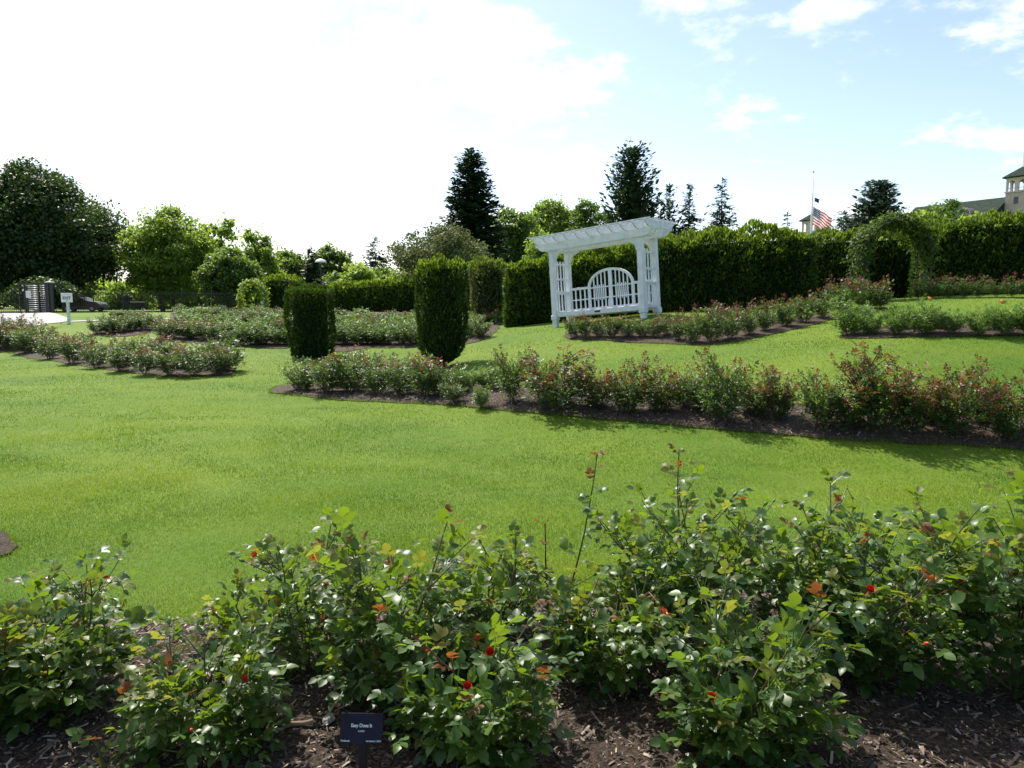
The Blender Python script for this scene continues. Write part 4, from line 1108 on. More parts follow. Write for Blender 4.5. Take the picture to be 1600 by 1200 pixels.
tree('broadleaf_tree', 'airy pale tree in front of the hotel roof', 1462, 70, 303, 80, 400, 't_mid', 2600, 0.24, 25, nclump=70, clump=0.08)
tree('flowering_shrub', 'yellow-green shrub growing over the hedge beside the rose arch', 1428, 27, 326, 120, 420, 't_light', 5200, 0.11, 26, nclump=90, clump=0.09, cat='shrub')
tree('flowering_shrub', 'loose lime green shrub above the crimson rose hedge', 1508, 27, 332, 130, 420, 't_light', 4800, 0.11, 27, nclump=90, clump=0.09, cat='shrub')
tree('crabapple_tree', 'olive branch crown in front of the hotel tower foot', 1622, 48, 306, 120, 400, 't_olive', 2600, 0.17, 28, nclump=50, clump=0.09, flat=0.4)
g = 'shrubs beyond the boundary fence'
SHR = [(x_, 92+(i*7) % 16, 444-(i*13) % 17, 84, ('t_mid', 't_light', 't_light')[i % 3]) for i, x_ in enumerate(range(-40, 470, 34))]
SHR += [(x_, 88+(i*5) % 12, 428-(i*11) % 13, 84, ('t_mid', 't_light')[i % 2]) for i, x_ in enumerate(range(520, 840, 40))]
for i, (px, Y, top, wpx, mt) in enumerate(SHR):
    tree('background_shrub', 'rounded %s shrub in the row beyond the fence' % {'t_light': 'yellow-green', 't_mid': 'mid green', 't_dark': 'dark green'}[mt], px, Y, top, wpx, 484, mt, 2600, 0.40, 60+i, nclump=26, clump=0.2, cat='shrub', group=g)

# ------------------------------------------------------------------ rose arches
def rose_arch(label, pl, pr, top, Y, mat, nleaf, leaf, thick, flower=None, nfl=0, seed=1, sparse_right=0.5, depth=0.7):
    a = at(pl, 475, Y); c = at(pr, 475, Y); w = c.x-a.x; ctr = Vector(((a.x+c.x)/2, Y, (a.z+c.z)/2-0.05))
    h = EYE+ray((pl+pr)/2, top)[2]*(Y/ray((pl+pr)/2, top)[1])-ctr.z
    root = empty('rose_arch', ctr, 0, label, 'rose arch'); r1 = random.Random(seed); rr = np.random.default_rng(seed)
    leg = h-w/2-thick*0.6
    def pt(u):      # along the arch 0..1
        tot = 2*leg+math.pi*w/2; s = u*tot
        if s < leg: return (-w/2, s), (-1, 0)
        if s < leg+math.pi*w/2:
            an = math.pi-(s-leg)/(w/2); return (w/2*math.cos(an), leg+w/2*math.sin(an)), (math.cos(an), math.sin(an))
        return (w/2, tot-s), (1, 0)
    for y in (-depth/2, depth/2):
        MB().tube([(pt(i/30)[0][0], y, pt(i/30)[0][1]) for i in range(31)], 0.014, 6).build('hoop', M['wood_stem'], root, True)
    for i in range(3, 29, 3):
        q_ = pt(i/31)[0]; MB().tube([(q_[0], -depth/2, q_[1]), (q_[0], depth/2, q_[1])], 0.008, 5).build('rung', M['wood_stem'], root)
    for k in range(7):
        st_ = r1.choice((0, 1)); y = r1.uniform(-depth/2, depth/2); pts = []
        for i in range(16):
            u = i/15*0.55; u = u if st_ == 0 else 1-u; (x, z), (n0, n1) = pt(u); o_ = r1.uniform(-.04, .06); pts.append((x+n0*o_, y+r1.uniform(-.05, .05), z+n1*o_))
        MB().tube(pts, [0.014-0.0007*i for i in range(16)], 5).build('climbing_cane', M['wood_stem'], root, True)
    P, NR = [], []
    while len(P) < nleaf:
        u = rr.random(); (x, z), (n0, n1) = pt(u)
        dens = 1.0 if 0.25 < u < 0.75 else (0.75 if u < 0.5 else sparse_right)
        dens *= 0.65+0.7*noise.noise(Vector((u*9+seed, 1, 2)))+0.3
        if rr.random() > dens: continue
        th = thick*(1.0 if 0.2 < u < 0.8 else 0.7)*(0.8+0.9*abs(noise.noise(Vector((u*12+seed*3, 5, 2)))))
        o_ = rr.normal(0.1, 0.5)*th; y = rr.uniform(-depth/2-.1, depth/2+.1)
        P.append((x+n0*o_, y, max(0.05, z+n1*o_))); NR.append((n0, rr.normal()*.4, n1+.3))
    P = np.array(P); NR = np.array(NR); n_ = len(P); L = leaf*rr.uniform(.6, 1.4, n_)
    V, F = kites(P, rand_dirs(n_)-np.array([0, 0, .3]), NR+rand_dirs(n_)*.6, L, L*.65, .2)
    tag(add('foliage', np_mesh('foliage', V, F, M[mat], False, np.repeat(rr.random(n_), 4)), root), kind='stuff')
    for i in range(nfl):
        q_ = P[rr.integers(n_)]; f = bpy.data.objects.new('flower', flower); link(f, root)
        f.location = (q_[0], q_[1]-0.1, q_[2]); f.rotation_euler = (R(r1.uniform(30, 90)), 0, r1.uniform(-1, 1)); f.scale = (2.2,)*3
    return root
FLW = flower_mesh('flower', M['petal_white'], 0.05)
M['arch_leaf'] = leaf_mat('arch_foliage', (0.016, 0.040, 0.010), (0.050, 0.095, 0.018), (0.16, 0.27, 0.03), 0.3, 0.55, 0.25)
rose_arch('leafy climbing rose arch in front of the dark hedge', 1340, 1440, 338, 20.0, 'arch_leaf', 5200, 0.10, 0.24, None, 0, 4, 0.25)
rose_arch('small rose arch covered in creamy white flowers by the far hedge', 377, 414, 438, 52, 't_light', 1500, 0.16, 0.22, FLW, 70, 5, 0.9, 0.8)
# ------------------------------------------------------------------ white arbor with bench
AL, AD, AH = 2.94, 0.76, 2.345
pa = at(869, 511, 21.6)
arb = empty('garden_arbor', (pa.x, pa.y, pa.z), R(-40), 'white wooden garden arbor with slatted roof and arch-backed bench', 'arbor')
arb.rotation_euler = (0, R(-4.5), R(-40)); arb.rotation_mode = 'XYZ'
W_ = M['white']; PW = 0.15
for x in (0, AL):
    for y in (0, AD):
        po = MB().box(x-PW/2, x+PW/2, y-PW/2, y+PW/2, -0.35, AH, bev=0.008).build('post', W_, arb)
        MB().box(x-PW/2-.022, x+PW/2+.022, y-PW/2-.022, y+PW/2+.022, 0.22, 0.36, bev=0.01).build('post_collar', W_, po)
def scroll(L, h, c=0.20):
    """side outline of a timber with shaped ends, from 0 to L, top at h"""
    return [(0, h), (0.0, h*0.72), (c*0.35, h*0.55), (c*0.55, h*0.25), (c, 0), (L-c, 0), (L-c*0.55, h*0.25), (L-c*0.35, h*0.55), (L, h*0.72), (L, h)]
OV = 0.50
for y in (0, AD):
    for s in (-1, 1):
        y0 = y+s*(PW/2+0.002); y1 = y0+s*0.045
        MB().prism([(u-OV, w+AH-0.10) for u, w in scroll(AL+2*OV, 0.21, 0.24)], 1, min(y0, y1), max(y0, y1)).build('beam', W_, arb)
NRF = 11
for i in range(NRF):
    x = -OV+0.10+(AL+2*OV-0.20)*i/(NRF-1)
    MB().prism([(u-0.42, w+AH+0.112) for u, w in scroll(AD+0.84, 0.18, 0.22)], 0, x-0.019, x+0.019).build('rafter', W_, arb)
for i in range(7):
    y = -0.36+(AD+0.72)*i/6
    MB().box(-OV-0.04, AL+OV+0.04, y-0.02, y+0.02, AH+0.295, AH+0.325).build('roof_slat', W_, arb)
# curved knee braces under the beams
for y in (0, AD):
    for x, s in ((0, 1), (AL, -1)):
        o_ = [(0, 0), (0, -0.34), (0.05, -0.33)] + [(0.32-0.27*math.cos(a), -0.33+0.27*math.sin(a)) for a in [math.pi/2*k/6 for k in range(1, 7)]] + [(0.36, -0.05), (0.36, 0)]
        MB().prism([(x+s*(PW/2+u), AH-0.105+w) for u, w in o_], 1, y-0.03, y+0.03).build('brace', W_, arb)
# side trellises
for x in (0, AL):
    for z in (0.40, 1.0, 1.42, 1.86):
        MB().box(x-0.022, x+0.022, PW/2, AD-PW/2, z-0.028, z+0.028).build('trellis_rail', W_, arb)
    for k in range(3):
        y = PW/2+(AD-PW)*(k+1)/4
        MB().box(x-0.015, x+0.015, y-0.02, y+0.02, 0.429, 1.95).build('trellis_slat', W_, arb)
    MB().box(x-0.05, x+0.05, PW/2, AD-PW/2, 1.03, 1.065).build('arm_rest', W_, arb)
# bench
MB().box(PW/2, AL-PW/2, -0.03, 0.02, 0.30, 0.44, bev=0.006).build('seat_apron', W_, arb)
MB().box(PW/2, AL-PW/2, AD-0.02, AD+0.03, 0.30, 0.44, bev=0.006).build('seat_apron', W_, arb)
for k in range(5):
    y = 0.10+0.125*k
    MB().box(PW/2+.003, AL-PW/2-.003, y-0.052, y+0.052, 0.445, 0.472, bev=0.005).build('seat_slat', W_, arb)
MB().box(1.40, 1.58, -0.038, -0.031, 0.345, 0.395).build('maker_plate', M['ink'], arb)
yb = AD
x0, x1 = PW/2, AL-PW/2; xc = (x0+x1)/2; za, zt = 0.50, 1.12
bk = MB(); bk.box(x0, x1, yb-0.028, yb+0.028, za-0.03, za+0.03, bev=.004); BKF = bk.build('back_rest', W_, arb)
ar = 0.74; ah = 0.47
for s in (-1, 1):
    xa, xb = (x0, xc-ar) if s < 0 else (xc+ar, x1)
    MB().box(xa, xb, yb-0.03, yb+0.03, zt-0.035, zt+0.035, bev=.004).build('top_rail', W_, BKF)
    MB().box(xa, xb, yb-0.018, yb+0.018, 0.79-0.018, 0.79+0.018).build('mid_rail', W_, BKF)
    MB().box(xc+s*ar-0.04, xc+s*ar+0.04, yb-0.027, yb+0.027, za+0.03, zt+0.04).build('stile', W_, BKF)
    n_ = 4
    for k in range(1, n_):
        x = xa+(xb-xa)*k/n_; MB().box(x-0.018, x+0.018, yb-0.013, yb+0.013, za+0.031, zt-0.036).build('spindle', W_, BKF)
arch_o = [(xc-(ar+.035)*math.cos(a), zt-0.0+(ah+.035)*math.sin(a)) for a in [math.pi*k/28 for k in range(29)]]
arch_i = [(xc+(ar-.035)*math.cos(a), zt-0.0+(ah-.035)*math.sin(a)) for a in [math.pi*k/28 for k in range(29)]]
mb = MB(); no = len(arch_o)
ai = arch_i[::-1]
for k in range(no):
    for (pt_) in (arch_o[k], ai[k]):
        mb.v += [(pt_[0], yb-0.031, pt_[1]), (pt_[0], yb+0.031, pt_[1])]
for k in range(no-1):
    a = k*4; c = a+4
    mb.f += [(a, c, c+1, a+1), (a+2, a+3, c+3, c+2), (a, a+2, c+2, c), (a+1, c+1, c+3, a+3)]
mb.build('arch_rail', W_, BKF)
def az_(x): 
    u = (x-xc)/(ar-.03); return zt+(ah-.03)*math.sqrt(max(0, 1-u*u))
MB().box(xc-0.05, xc+0.05, yb-0.027, yb+0.027, za+0.03, az_(xc)).build('centre_stile', W_, BKF)
MB().prism([(xc-.085, za+.031), (xc+.085, za+.031), (xc+.085, .68), (xc+.055, .76), (xc-.055, .76), (xc-.085, .68)], 1, yb-0.034, yb-0.0285).build('splat', W_, BKF)
for z in (0.79, 1.10):
    for s in (-1, 1):
        xa, xb = sorted((xc+s*0.05, xc+s*(ar-0.042)))
        MB().box(xa, xb, yb-0.018, yb+0.018, z-0.018, z+0.018).build('mid_rail', W_, BKF)
for s in (-1, 1):
    for k in range(1, 5):
        x = xc+s*(0.05+(ar-0.09)*k/5)
        MB().box(x-0.016, x+0.016, yb-0.013, yb+0.013, za+0.031, az_(x)).build('spindle', W_, BKF)
    for k in range(1, 4):
        x = xc+s*(0.05+(ar-0.09)*(k+.5)/5)
        MB().box(x-0.013, x+0.013, yb-0.012, yb+0.012, 0.73, 1.17).build('short_spindle', W_, BKF)

# ------------------------------------------------------------------ signs and plaques
def text_mesh(name, s, size, mat, bold=0.0, space=1.0, align='CENTER'):
    cu = bpy.data.curves.new(name, 'FONT'); cu.body = s; cu.size = size; cu.align_x = align; cu.align_y = 'CENTER'; cu.offset = bold; cu.extrude = 0.0006; cu.space_character = space; cu.resolution_u = 3
    ob = bpy.data.objects.new('text_source', cu); col.objects.link(ob)
    me = bpy.data.meshes.new_from_object(ob.evaluated_get(bpy.context.evaluated_depsgraph_get()))
    bpy.data.objects.remove(ob); bpy.data.curves.remove(cu)
    me.name = name; me.materials.clear(); me.materials.append(mat); return me
UPR = Matrix.Rotation(R(90), 4, 'X')
def plaque(label, px, py_mid, Y, w, hh, tiltx, rz, roll, lines):
    x, y, z = PT(px, py_mid, Y); gz_ = H(x, y)
    root = empty('name_plaque', (x, y, gz_), rz, label, 'plaque')
    zc = z-gz_
    MB().box(-.013, .013, 0.004, 0.014, -0.12, zc+hh*0.2).build('stake', M['black'], root)
    pl = MB().box(-w/2, w/2, -0.002, 0.002, -hh/2, hh/2, bev=0.0008).build('plate', M['plaque'], root)
    pl.location = (0, 0, zc); pl.rotation_euler = (R(tiltx), R(roll), 0)
    for (s, lx, lz, sz, al, bo) in lines:
        o = add('lettering', text_mesh('lettering', s, sz, M['letter'], bo, 0.92, al), pl)
        o.rotation_euler = (R(90), 0, 0); o.location = (lx, -0.0032, lz)
plaque('navy rose name plaque on a black stake in the mulch', 565, 1138, 2.28, 0.140, 0.094, -18, 0, 1, [('Easy Does It', 0, 0.009, 0.0150, 'CENTER', 0.0003), ('A.A.R.S', 0, -0.008, 0.0076, 'CENTER', 0.0001), ('Floribunda', -0.066, -0.038, 0.0076, 'LEFT', 0.0001), ('Introduced  2010', 0.066, -0.038, 0.0076, 'RIGHT', 0.0001)])
plaque('small dark tilted plaque among the copper roses of the long bed', 1444, 647, 8.55, 0.16, 0.10, -35, R(-18), 12, [('~~~~~~', 0, 0.012, 0.016, 'CENTER', 0.0002)] if False else [])

# EXIT sign
p = G(108, 506); sc = p.y/FPX
root = empty('exit_sign', p, R(4), 'white EXIT sign on a pale square post beside the path', 'sign')
MB().box(-0.06, 0.06, -0.05, 0.05, -0.1, 1.22, bev=.01).build('post', M['post_grey'], root)
pn = MB().box(-0.27, 0.27, -0.075, -0.052, 1.05, 1.50, bev=.006).build('panel', M['sign_white'], root)
MB().box(-0.03, 0.03, -0.085, -0.076, 1.10, 1.13).build('bolt', M['black'], root)
for s, z, size in (('EXIT', 1.25, 0.19),):
    o = add('lettering', text_mesh('lettering', s, size, M['ink'], 0.006), pn); o.rotation_euler = (R(90), 0, 0); o.location = (0, -0.0765, z)
# faint upper line of the panel, illegible at this distance: short grey strokes
for i, x in enumerate((-.16, -.10, -.04, .04, .10, .16)):
    MB().box(x-.02, x+.02, -0.0775, -0.0755, 1.39, 1.415).build('lettering', M['post_grey'], pn)

# lectern plaque in the round bed
p = G(217, 494)
root = empty('reading_lectern', p, R(6), 'black two-legged reading lectern above the low round bed', 'lectern')
for s in (-1, 1): MB().box(s*.22-.03, s*.22+.03, -.03, .03, -0.1, 0.52).build('leg', M['black'], root)
Mx = Matrix.Translation((0, -0.02, 0.60)) @ Matrix.Rotation(R(-62), 4, 'X')
MB().box(-.38, .38, -.17, .17, -.03, .03, Mx, .008).build('panel', M['rubber'], root)
MB().box(-.33, .33, -.13, .13, .031, .034, Mx).build('face', M['plaque'], root)

# ------------------------------------------------------------------ boundary fence and turnstile
FY = 60.0
def fx(px): return at(px, 488, FY)
def fence(label, pa_, pb_):
    a, c = fx(pa_), fx(pb_); n_ = max(1, int(round((c.x-a.x)/2.45))); root = empty('metal_fence', a, 0, label, 'fence'); hh = 1.78
    zz_ = lambda x: H(x, FY)-a.z
    pk = MB().box(-.011, .011, -.011, .011, 0.06, hh).mesh('picket', M['black'])
    ps = MB().box(-.035, .035, -.035, .035, -0.1, hh+.08, bev=.004).mesh('post', M['black'])
    W2 = c.x-a.x
    for i in range(n_+1):
        x = W2*i/n_; o = add('post', ps, root, None, (x, 0, zz_(a.x+x)))
    for i in range(n_):
        xa, xb = W2*i/n_, W2*(i+1)/n_; za_, zb_ = zz_(a.x+xa), zz_(a.x+xb)
        for z in (0.16, hh-.2):
            MB().prism([(xa+.035, za_+z-.018), (xb-.035, zb_+z-.018), (xb-.035, zb_+z+.018), (xa+.035, za_+z+.018)], 1, -.016, .016).build('rail', M['black'], root)
        k = 17
        for j in range(1, k):
            x = xa+(xb-xa)*j/k; add('picket', pk, root, None, (x, 0, za_+(zb_-za_)*j/k))
fence('black metal picket fence running from the turnstile to the flowering arch', 101, 378)
fence('black metal picket fence on the far side of the turnstile', -60, 41)
# full-height turnstile
p = at(62, 490, 58.5)
root = empty('turnstile', p, R(-6), 'full-height black turnstile with grey comb bars at the fence', 'turnstile')
MB().box(-1.15, 1.85, -.9, .9, -0.1, 0.06, bev=.01).build('base_plate', M['asphalt'], root)
for x, y in ((-1.0, -.75), (-1.0, .75), (-.55, -.75), (1.45, -.75), (1.45, .75), (0.62, -.75), (.62, .75)):
    MB().tube([(x, y, 0.05), (x, y, 2.35)], 0.05, 8).build('frame_post', M['black'], root)
MB().box(-1.06, 1.5, -.81, -.69, 2.30, 2.42).build('top_frame', M['black'], root)
MB().box(-1.06, 1.5, .69, .81, 2.30, 2.42).build('top_frame', M['black'], root)
MB().lathe([(0.34, 2.43), (0.37, 2.46), (0.33, 2.51), (0.1, 2.54)], 18, 1.15, -0.2).build('canopy', M['grey_metal'], root)
for x0_, x1_ in ((-0.50, 0.56), (0.66, 1.12)):
    for k in range(13):
        z = 0.22+k*0.165; MB().tube([(x0_, -.62, z), (x1_, -.62, z)], 0.034, 7).build('comb_bar', M['grey_metal'], root, True)
MB().box(1.16, 1.78, -.72, -.66, 0.10, 2.25).build('side_panel', M['black'], root)
MB().tube([(1.78, -.69, 0.05), (1.78, -.69, 2.32)], 0.05, 8).build('frame_post', M['black'], root)
MB().tube([(0.60, 0, .05), (.60, 0, 2.32)], 0.06, 8).build('rotor', M['black'], root)
for a in range(3):
    for k in range(13):
        z = 0.25+k*.165; an = 2*math.pi*a/3+.5
        MB().tube([(.60, 0, z), (.60+.62*math.cos(an), .62*math.sin(an), z)], 0.02, 5).build('rotor_arm', M['black'], root)
# notice on its own post
p = at(44, 491, 57.0)
root = empty('notice_sign', p, 0, 'small pale notice on a black post beside the turnstile', 'sign')
MB().box(-.06, .06, -.05, .05, -.1, 2.05).build('post', M['black'], root)
pn = MB().box(-.02, .36, -.085, -.06, 1.25, 1.78, bev=.005).build('panel', M['sign_white'], root)
for k in range(2): MB().box(.03+.17*k, .15+.17*k, -.088, -.0855, 1.32, 1.72).build('print', M['post_grey'], pn)
# direction sign and hydrant-like marker beyond the fence
p = at(199, 486, 68.0)
root = empty('direction_sign', p, 0, 'dark direction board on a post seen through the fence', 'sign')
MB().box(-.09, .09, -.09, .09, -.1, 1.55).build('post', M['black'], root)
MB().prism([(-.65, 1.15), (.5, 1.15), (.75, 1.3), (.5, 1.45), (-.65, 1.45)], 1, -.13, -.095).build('board', M['plaque'], root)
p = at(224, 486, 66.0)
root = empty('marker_post', p, 0, 'short pale green marker with white cap beyond the fence', 'marker')
MB().lathe([(.16, -.05), (.16, .35), (.12, .45), (.12, .6)], 10).build('body', M['post_grey'], root)
MB().lathe([(.2, .6), (.22, .7), (.15, .82), (.03, .9)], 10).build('cap', M['sign_white'], root)
# garden lamp
p = at(503, 484, 67.0)
zt_ = PT(503, 405, 67.0)[2]-p.z
root = empty('garden_lamp', p, 0, 'tall lamp post with pale domed head beside the dark conifer', 'lamp')
MB().tube([(0, 0, -.1), (0, 0, zt_*.5), (0, 0, zt_-.3)], [.09, .07, .05], 8).build('pole', M['black'], root)
MB().lathe([(.50, zt_-.28), (.48, zt_-.18), (.34, zt_-.04), (.1, zt_+.04)], 16).build('dome', M['sign_white'], root)
MB().lathe([(.12, zt_-.5), (.2, zt_-.42), (.2, zt_-.29)], 12).build('lamp_glass', M['glass'], root)

# ------------------------------------------------------------------ parked car
p = at(163, 476, 76.5)
root = empty('parked_car', (p.x-4.5, p.y, H(p.x-2.2, p.y)+.03), 0, 'dark grey car parked on the road beyond the fence', 'car')
side = [(0.05,.35),(0,.75),(.15,.95),(.75,1.05),(1.1,1.12),(1.75,1.48),(2.9,1.5),(3.55,1.12),(4.2,1.0),(4.48,.8),(4.5,.42),(4.35,.3),(.2,.3)]
side = [(.05,.35),(.0,.8),(.12,1.02),(.5,1.42),(1.0,1.52),(2.4,1.5),(3.15,1.08),(4.15,.95),(4.45,.75),(4.5,.42),(4.35,.28),(.2,.28)]
MB().prism(side, 1, -.86, .86).build('body', M['car_paint'], root)
gl = [(.62,1.06),(.72,1.36),(1.05,1.44),(2.32,1.43),(2.9,1.08)]
for y in (-.868, .862): MB().prism(gl, 1, y, y+.006).build('side_window', M['glass'], root)
MB().box(-.01, .01, -.6, .6, -.02, .30, Matrix.Translation((2.80, 0, 1.15)) @ Matrix.Rotation(R(-60), 4, 'Y')).build('windscreen', M['glass'], root)
for x in (.85, 3.65):
    for y in (-.78, .78):
        wl = MB().lathe([(.20, -.10), (.33, -.09), (.33, .09), (.20, .10)], 18).build('wheel', M['rubber'], root)
        wl.location = (x, y, .31); wl.rotation_euler = (R(90), 0, 0)
        rm = MB().lathe([(.19, -.107), (.19, .107)], 14).build('rim', M['grey_metal'], wl)
for y in (-.55, .55): MB().box(4.40, 4.47, y-.2, y+.2, .66, .80).build('headlight', M['sign_white'], root)
for y in (-.868, .862): MB().box(1.5, 1.7, y, y+.012, .92, .95).build('door_handle', M['grey_metal'], root)

# ------------------------------------------------------------------ hotel, flags
A_ = Vector((115.9, 170.0, 0)); B_ = Vector((87.2, 215.0, 0)); dirb = (B_-A_).normalized()
rzb = math.atan2(dirb.y, dirb.x)
gz0 = 7.0
hot = empty('hotel_building', (A_.x, A_.y, gz0), rzb, 'long pale hotel with green tiled roof and two arcaded towers', 'building')
LEN = (B_-A_).length
zr = 26.6-gz0; ze = 22.6-gz0
MB().box(2.6, 23.6, -6.0, 6.0, -1, ze).build('wall', M['stucco'], hot)
MB().box(23.61, LEN-2.6, -6.0, 6.0, -1, ze-7).build('wall', M['stucco'], hot)
rf = MB().prism([(-7.0, ze-.3), (7.0, ze-.3), (7.0, ze+.0), (0, zr+.35), (-7.0, ze+.0)], 0, 2.26, 24.0).build('roof', M['rooft'], hot)
for k in range(4):
    x = 6+k*4.6
    for yy in (-1, 1):
        for zf in (ze-3.0, ze-6.6, ze-10.2):
            w = MB().box(x-.65, x+.65, yy*6.0-.1, yy*6.0+.1, zf, zf+1.9).build('window', M['glass'], hot)
            MB().box(x-.85, x+.85, yy*6.0-.16, yy*6.0+.16, zf-.2, zf-.02).build('sill', M['stucco_pale'], w)
for x in (8.5, 18.0):
    dm = MB().prism([(x-.9, ze+.4), (x+.9, ze+.4), (x+.9, ze+1.4), (x+.5, ze+1.9), (x, ze+2.05), (x-.5, ze+1.9), (x-.9, ze+1.4)], 1, 1.6, 6.3).build('dormer', M['stucco'], hot)
    MB().prism([(x-.5, ze+.6), (x+.5, ze+.6), (x+.5, ze+1.3), (x, ze+1.7), (x-.5, ze+1.3)], 1, 6.31, 6.36).build('window', M['glass'], dm)
def tower(x, apex, hw=2.25, scl=1.0):
    zt = apex-gz0; za = zt-2.6; zp = za-3.3
    sh = MB().box(x-hw, x+hw, -hw, hw, -1, zp).build('tower_shaft', M['stucco'], hot)
    for zf in (zp-2.6, zp-6.0):
        for s in (-1, 1):
            w = MB().box(x-.45, x+.45, s*hw-.06, s*hw+.06, zf, zf+1.5).build('window', M['glass'], sh)
            w = MB().box(x+s*hw-.06, x+s*hw+.06, -.45, .45, zf, zf+1.5).build('window', M['glass'], sh)
    MB().box(x-hw-.2, x+hw+.2, -hw-.2, hw+.2, zp, zp+.25).build('cornice', M['stucco_pale'], sh)
    for s in (-1, 1):           # arcade faces with two arches each
        def face():
            o = []; ww = hw
            return o
        for ax_ in (0, 1):
            mb = MB(); n_ = 2; cell = 2*hw/n_
            for k in range(n_):
                c = -hw+cell*(k+.5); rw = cell*.33; spr = zp+2.0
                outl = [(c-cell/2, zp+.25), (c-rw, zp+.25), (c-rw, spr)] + [(c-rw*math.cos(a), spr+rw*math.sin(a)) for a in [math.pi*j/8 for j in range(1, 8)]] + [(c+rw, spr), (c+rw, zp+.25), (c+cell/2, zp+.25), (c+cell/2, za), (c-cell/2, za)]
                lo, hi = sorted((s*hw, s*(hw-.4)))
                if ax_ == 0: mb.prism([(x+u, w) for u, w in outl], 1, lo, hi)
                else: mb.prism([(u*0.995, w) for u, w in outl], 0, x+lo*.998, x+hi*.998)
            mb.build('arcade', M['stucco_pale'], sh)
        MB().box(x-hw+.4, x+hw-.4, s*hw-.06, s*hw+.06, zp+.9, zp+1.0).build('rail', M['stucco'], sh)
    e = hw+.65; mb = MB()
    mb.v += [(x-e, -e, za), (x+e, -e, za), (x+e, e, za), (x-e, e, za), (x-e, -e, za+.22), (x+e, -e, za+.22), (x+e, e, za+.22), (x-e, e, za+.22), (x, 0, zt)]
    mb.f += [(0, 3, 2, 1), (0, 1, 5, 4), (1, 2, 6, 5), (2, 3, 7, 6), (3, 0, 4, 7), (4, 5, 8), (5, 6, 8), (6, 7, 8), (7, 4, 8)]
    mb.build('tower_roof', M['rooft'], hot)
    MB().tube([(x, 0, zt-.3), (x, 0, zt+4.2)], .09, 6).build('roof_pole', M['sign_white'], hot)
    return hot.matrix_world
tower(0, 33.4); tower(LEN, 28.9)

def cloth(u_n, v_n, w, h, sag, wav, seed):
    """flag cloth hanging from its hoist at x=0, drooping in the light wind"""
    V = []; UV = []
    for j in range(v_n+1):
        for i in range(u_n+1):
            u = i/u_n; v = j/v_n
            x = w*u*(0.66-0.06*v); z = -h*v - sag*u - 0.12*w*u*u*(0.5+v)
            y = wav*math.sin(u*9+v*2.2+seed)*u**.7 + wav*.4*math.sin(u*17+v*5)
            V.append((x, y, z)); UV.append((u, 1-v))
    F = [(j*(u_n+1)+i, j*(u_n+1)+i+1, (j+1)*(u_n+1)+i+1, (j+1)*(u_n+1)+i) for j in range(v_n) for i in range(u_n)]
    me = bpy.data.meshes.new('flag_cloth'); me.from_pydata(V, [], F); me.update()
    uvl = me.uv_layers.new(name='UVMap')
    for l in me.loops: uvl.data[l.index].uv = UV[l.vertex_index]
    me.polygons.foreach_set('use_smooth', np.ones(len(me.polygons), dtype=bool)); return me
def flag_mat():
    m, t, b = new_mat('stars_and_stripes'); uv = t.nodes.new('ShaderNodeUVMap'); sp = t.nodes.new('ShaderNodeSeparateXYZ'); t.links.new(uv.outputs[0], sp.inputs[0])
    u, v = sp.outputs[0], sp.outputs[1]
    st = math_n(t, 'MODULO', math_n(t, 'FLOOR', math_n(t, 'MULTIPLY', v, 13)), 2)   # 0 = red (bottom and top)
    c = mixc(t, st, (0.45, 0.02, 0.04), (0.75, 0.74, 0.74))
    can = math_n(t, 'MULTIPLY', math_n(t, 'LESS_THAN', u, 0.4), math_n(t, 'GREATER_THAN', v, 6/13))
    su = math_n(t, 'FRACT', math_n(t, 'MULTIPLY', u, 15)); sv = math_n(t, 'FRACT', math_n(t, 'MULTIPLY', math_n(t, 'SUBTRACT', v, 6/13), 9.3))
    a = math_n(t, 'SUBTRACT', su, .5); e = math_n(t, 'SUBTRACT', sv, .5)
    r2 = math_n(t, 'ADD', math_n(t, 'MULTIPLY', a, a), math_n(t, 'MULTIPLY', e, e))
    star = math_n(t, 'LESS_THAN', r2, 0.06)
    cc = mixc(t, star, (0.02, 0.03, 0.13), (0.7, 0.7, 0.7))
    c = mixc(t, can, c, cc); t.links.new(c, b.inputs['Base Color']); b.inputs['Roughness'].default_value = .8
    tr = t.nodes.new('ShaderNodeBsdfTranslucent'); t.links.new(c, tr.inputs[0]); mx = t.nodes.new('ShaderNodeMixShader'); mx.inputs[0].default_value = .4
    t.links.new(b.outputs[0], mx.inputs[1]); t.links.new(tr.outputs[0], mx.inputs[2]); t.links.new(mx.outputs[0], t.nodes['Material Output'].inputs[0]); return m
M['flag'] = flag_mat()
M['flag_blue'] = plain('flag_blue', (0.03, 0.04, 0.16), .8); 
FPY = 118.0
x, y, zt = PT(1271, 270, FPY); gz1 = H(x, y)
fp = empty('flagpole', (x, y, gz1), 0, 'tall slim white flagpole rising behind the hedge', 'flagpole')
MB().tube([(0, 0, -.3), (0, 0, (zt-gz1)*.6), (0, 0, zt-gz1)], [.17, .13, .07], 10).build('pole', M['sign_white'], fp, True)
MB().lathe([(.02, zt-gz1), (.14, zt-gz1+.08), (.16, zt-gz1+.18), (.1, zt-gz1+.3), (.01, zt-gz1+.34)], 10).build('finial', M['grey_metal'], fp, True)
MB().tube([(.19, 0, 1.0), (.15, 0, zt-gz1-.1)], .012, 4).build('halyard', M['sign_white'], fp)
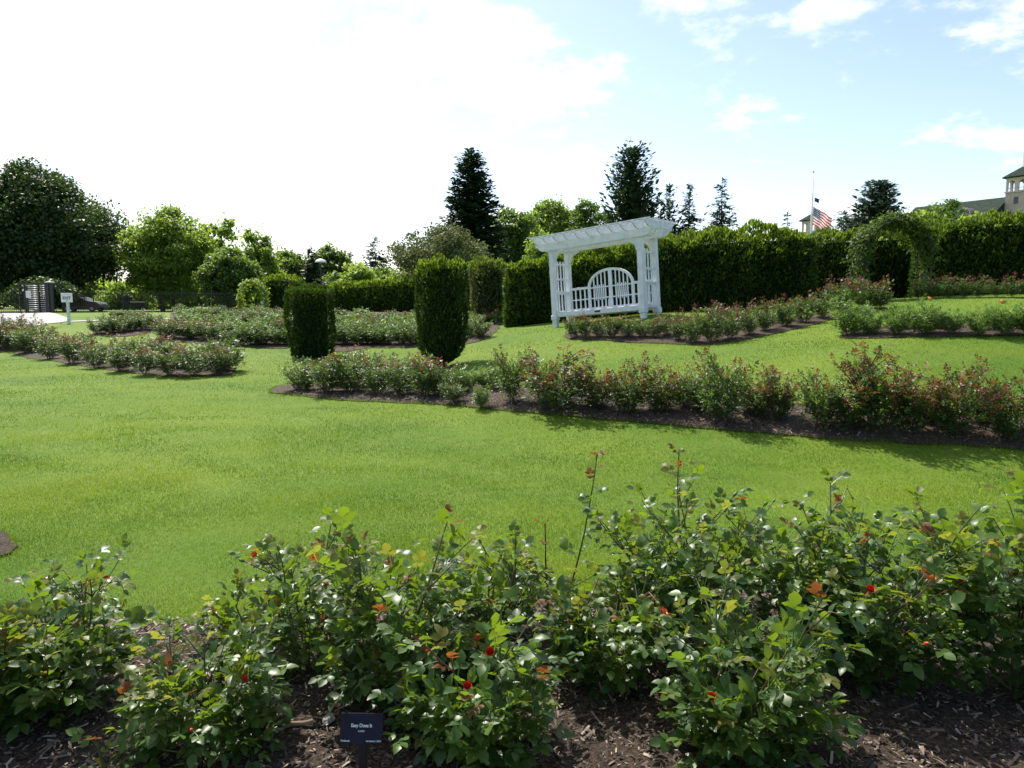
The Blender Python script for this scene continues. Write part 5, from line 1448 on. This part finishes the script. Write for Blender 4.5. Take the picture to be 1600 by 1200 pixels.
fl = add('national_flag', cloth(40, 24, 4.6, 2.7, 1.5, .16, 0), None, M['flag']); fl.location = (x+.2, y, PT(1274, 323, FPY)[2])
tag(fl, 'red white and blue striped flag at half mast on the flagpole', 'flag')
bpy.context.view_layer.update()
for xx, apex, pxx, lab in ((0, 33.4, 0, 'small dark pennant flying above the nearer hotel tower'), (LEN, 28.9, 0, 'small dark pennant flying above the far hotel tower behind the flagpole')):
    wp = hot.matrix_world @ Vector((xx, 0, 0))
    f2 = add('roof_flag', cloth(12, 8, 1.9, 1.1, .35, .12, 2), None, M['flag_blue']); f2.location = (wp.x+.07, wp.y, apex+4.1)
    tag(f2, lab, 'flag')

# ------------------------------------------------------------------ small things in the mulch
def stone(name, label, px, py, sx, sy, sz, mat, seed, cat):
    p = G(px, py); mb = MB(); rr = random.Random(seed)
    prof = [(0.3, -.5), (.85, -.35), (1.0, 0), (.8, .35), (.35, .52)]
    mb.lathe(prof, 9)
    mb.v = [(v[0]*sx*(1+.35*noise.noise(Vector(v)*2.1+Vector((seed, 0, 0)))), v[1]*sy*(1+.35*noise.noise(Vector(v)*1.7+Vector((0, seed, 0)))), v[2]*sz*(1+.4*noise.noise(Vector(v)*1.9))) for v in mb.v]
    o = mb.build(name, mat, None, False); o.location = (p.x, p.y, p.z+.05+sz*.25); o.rotation_euler = (0, 0, rr.uniform(0, 6)); tag(o, label, cat); return o
stone('garden_stone', 'pale grey jagged stone lying beside the name plaque', 514, 1156, .036, .022, .024, M['stone'], 3, 'stone')
stone('garden_stone', 'small cream pebble at the foot of the plaque stake', 572, 1166, .012, .010, .012, M['sign_white'], 4, 'stone')
stone('garden_stone', 'dark grey pebble in the mulch behind the plaque stake', 590, 1164, .02, .014, .014, M['stone'], 5, 'stone')
p = G(466, 1166)
tw = MB().tube([(-.05, -.006, 0), (-.02, .004, .004), (.02, 0, .003), (.055, .006, .006)], [.009, .0095, .009, .007], 8).build('fallen_stick', M['twig'], None, True)
tw.location = (p.x, p.y, p.z+.062); tw.rotation_euler = (0, 0, R(10)); tag(tw, 'short brown stick lying on the mulch left of the name plaque', 'stick')
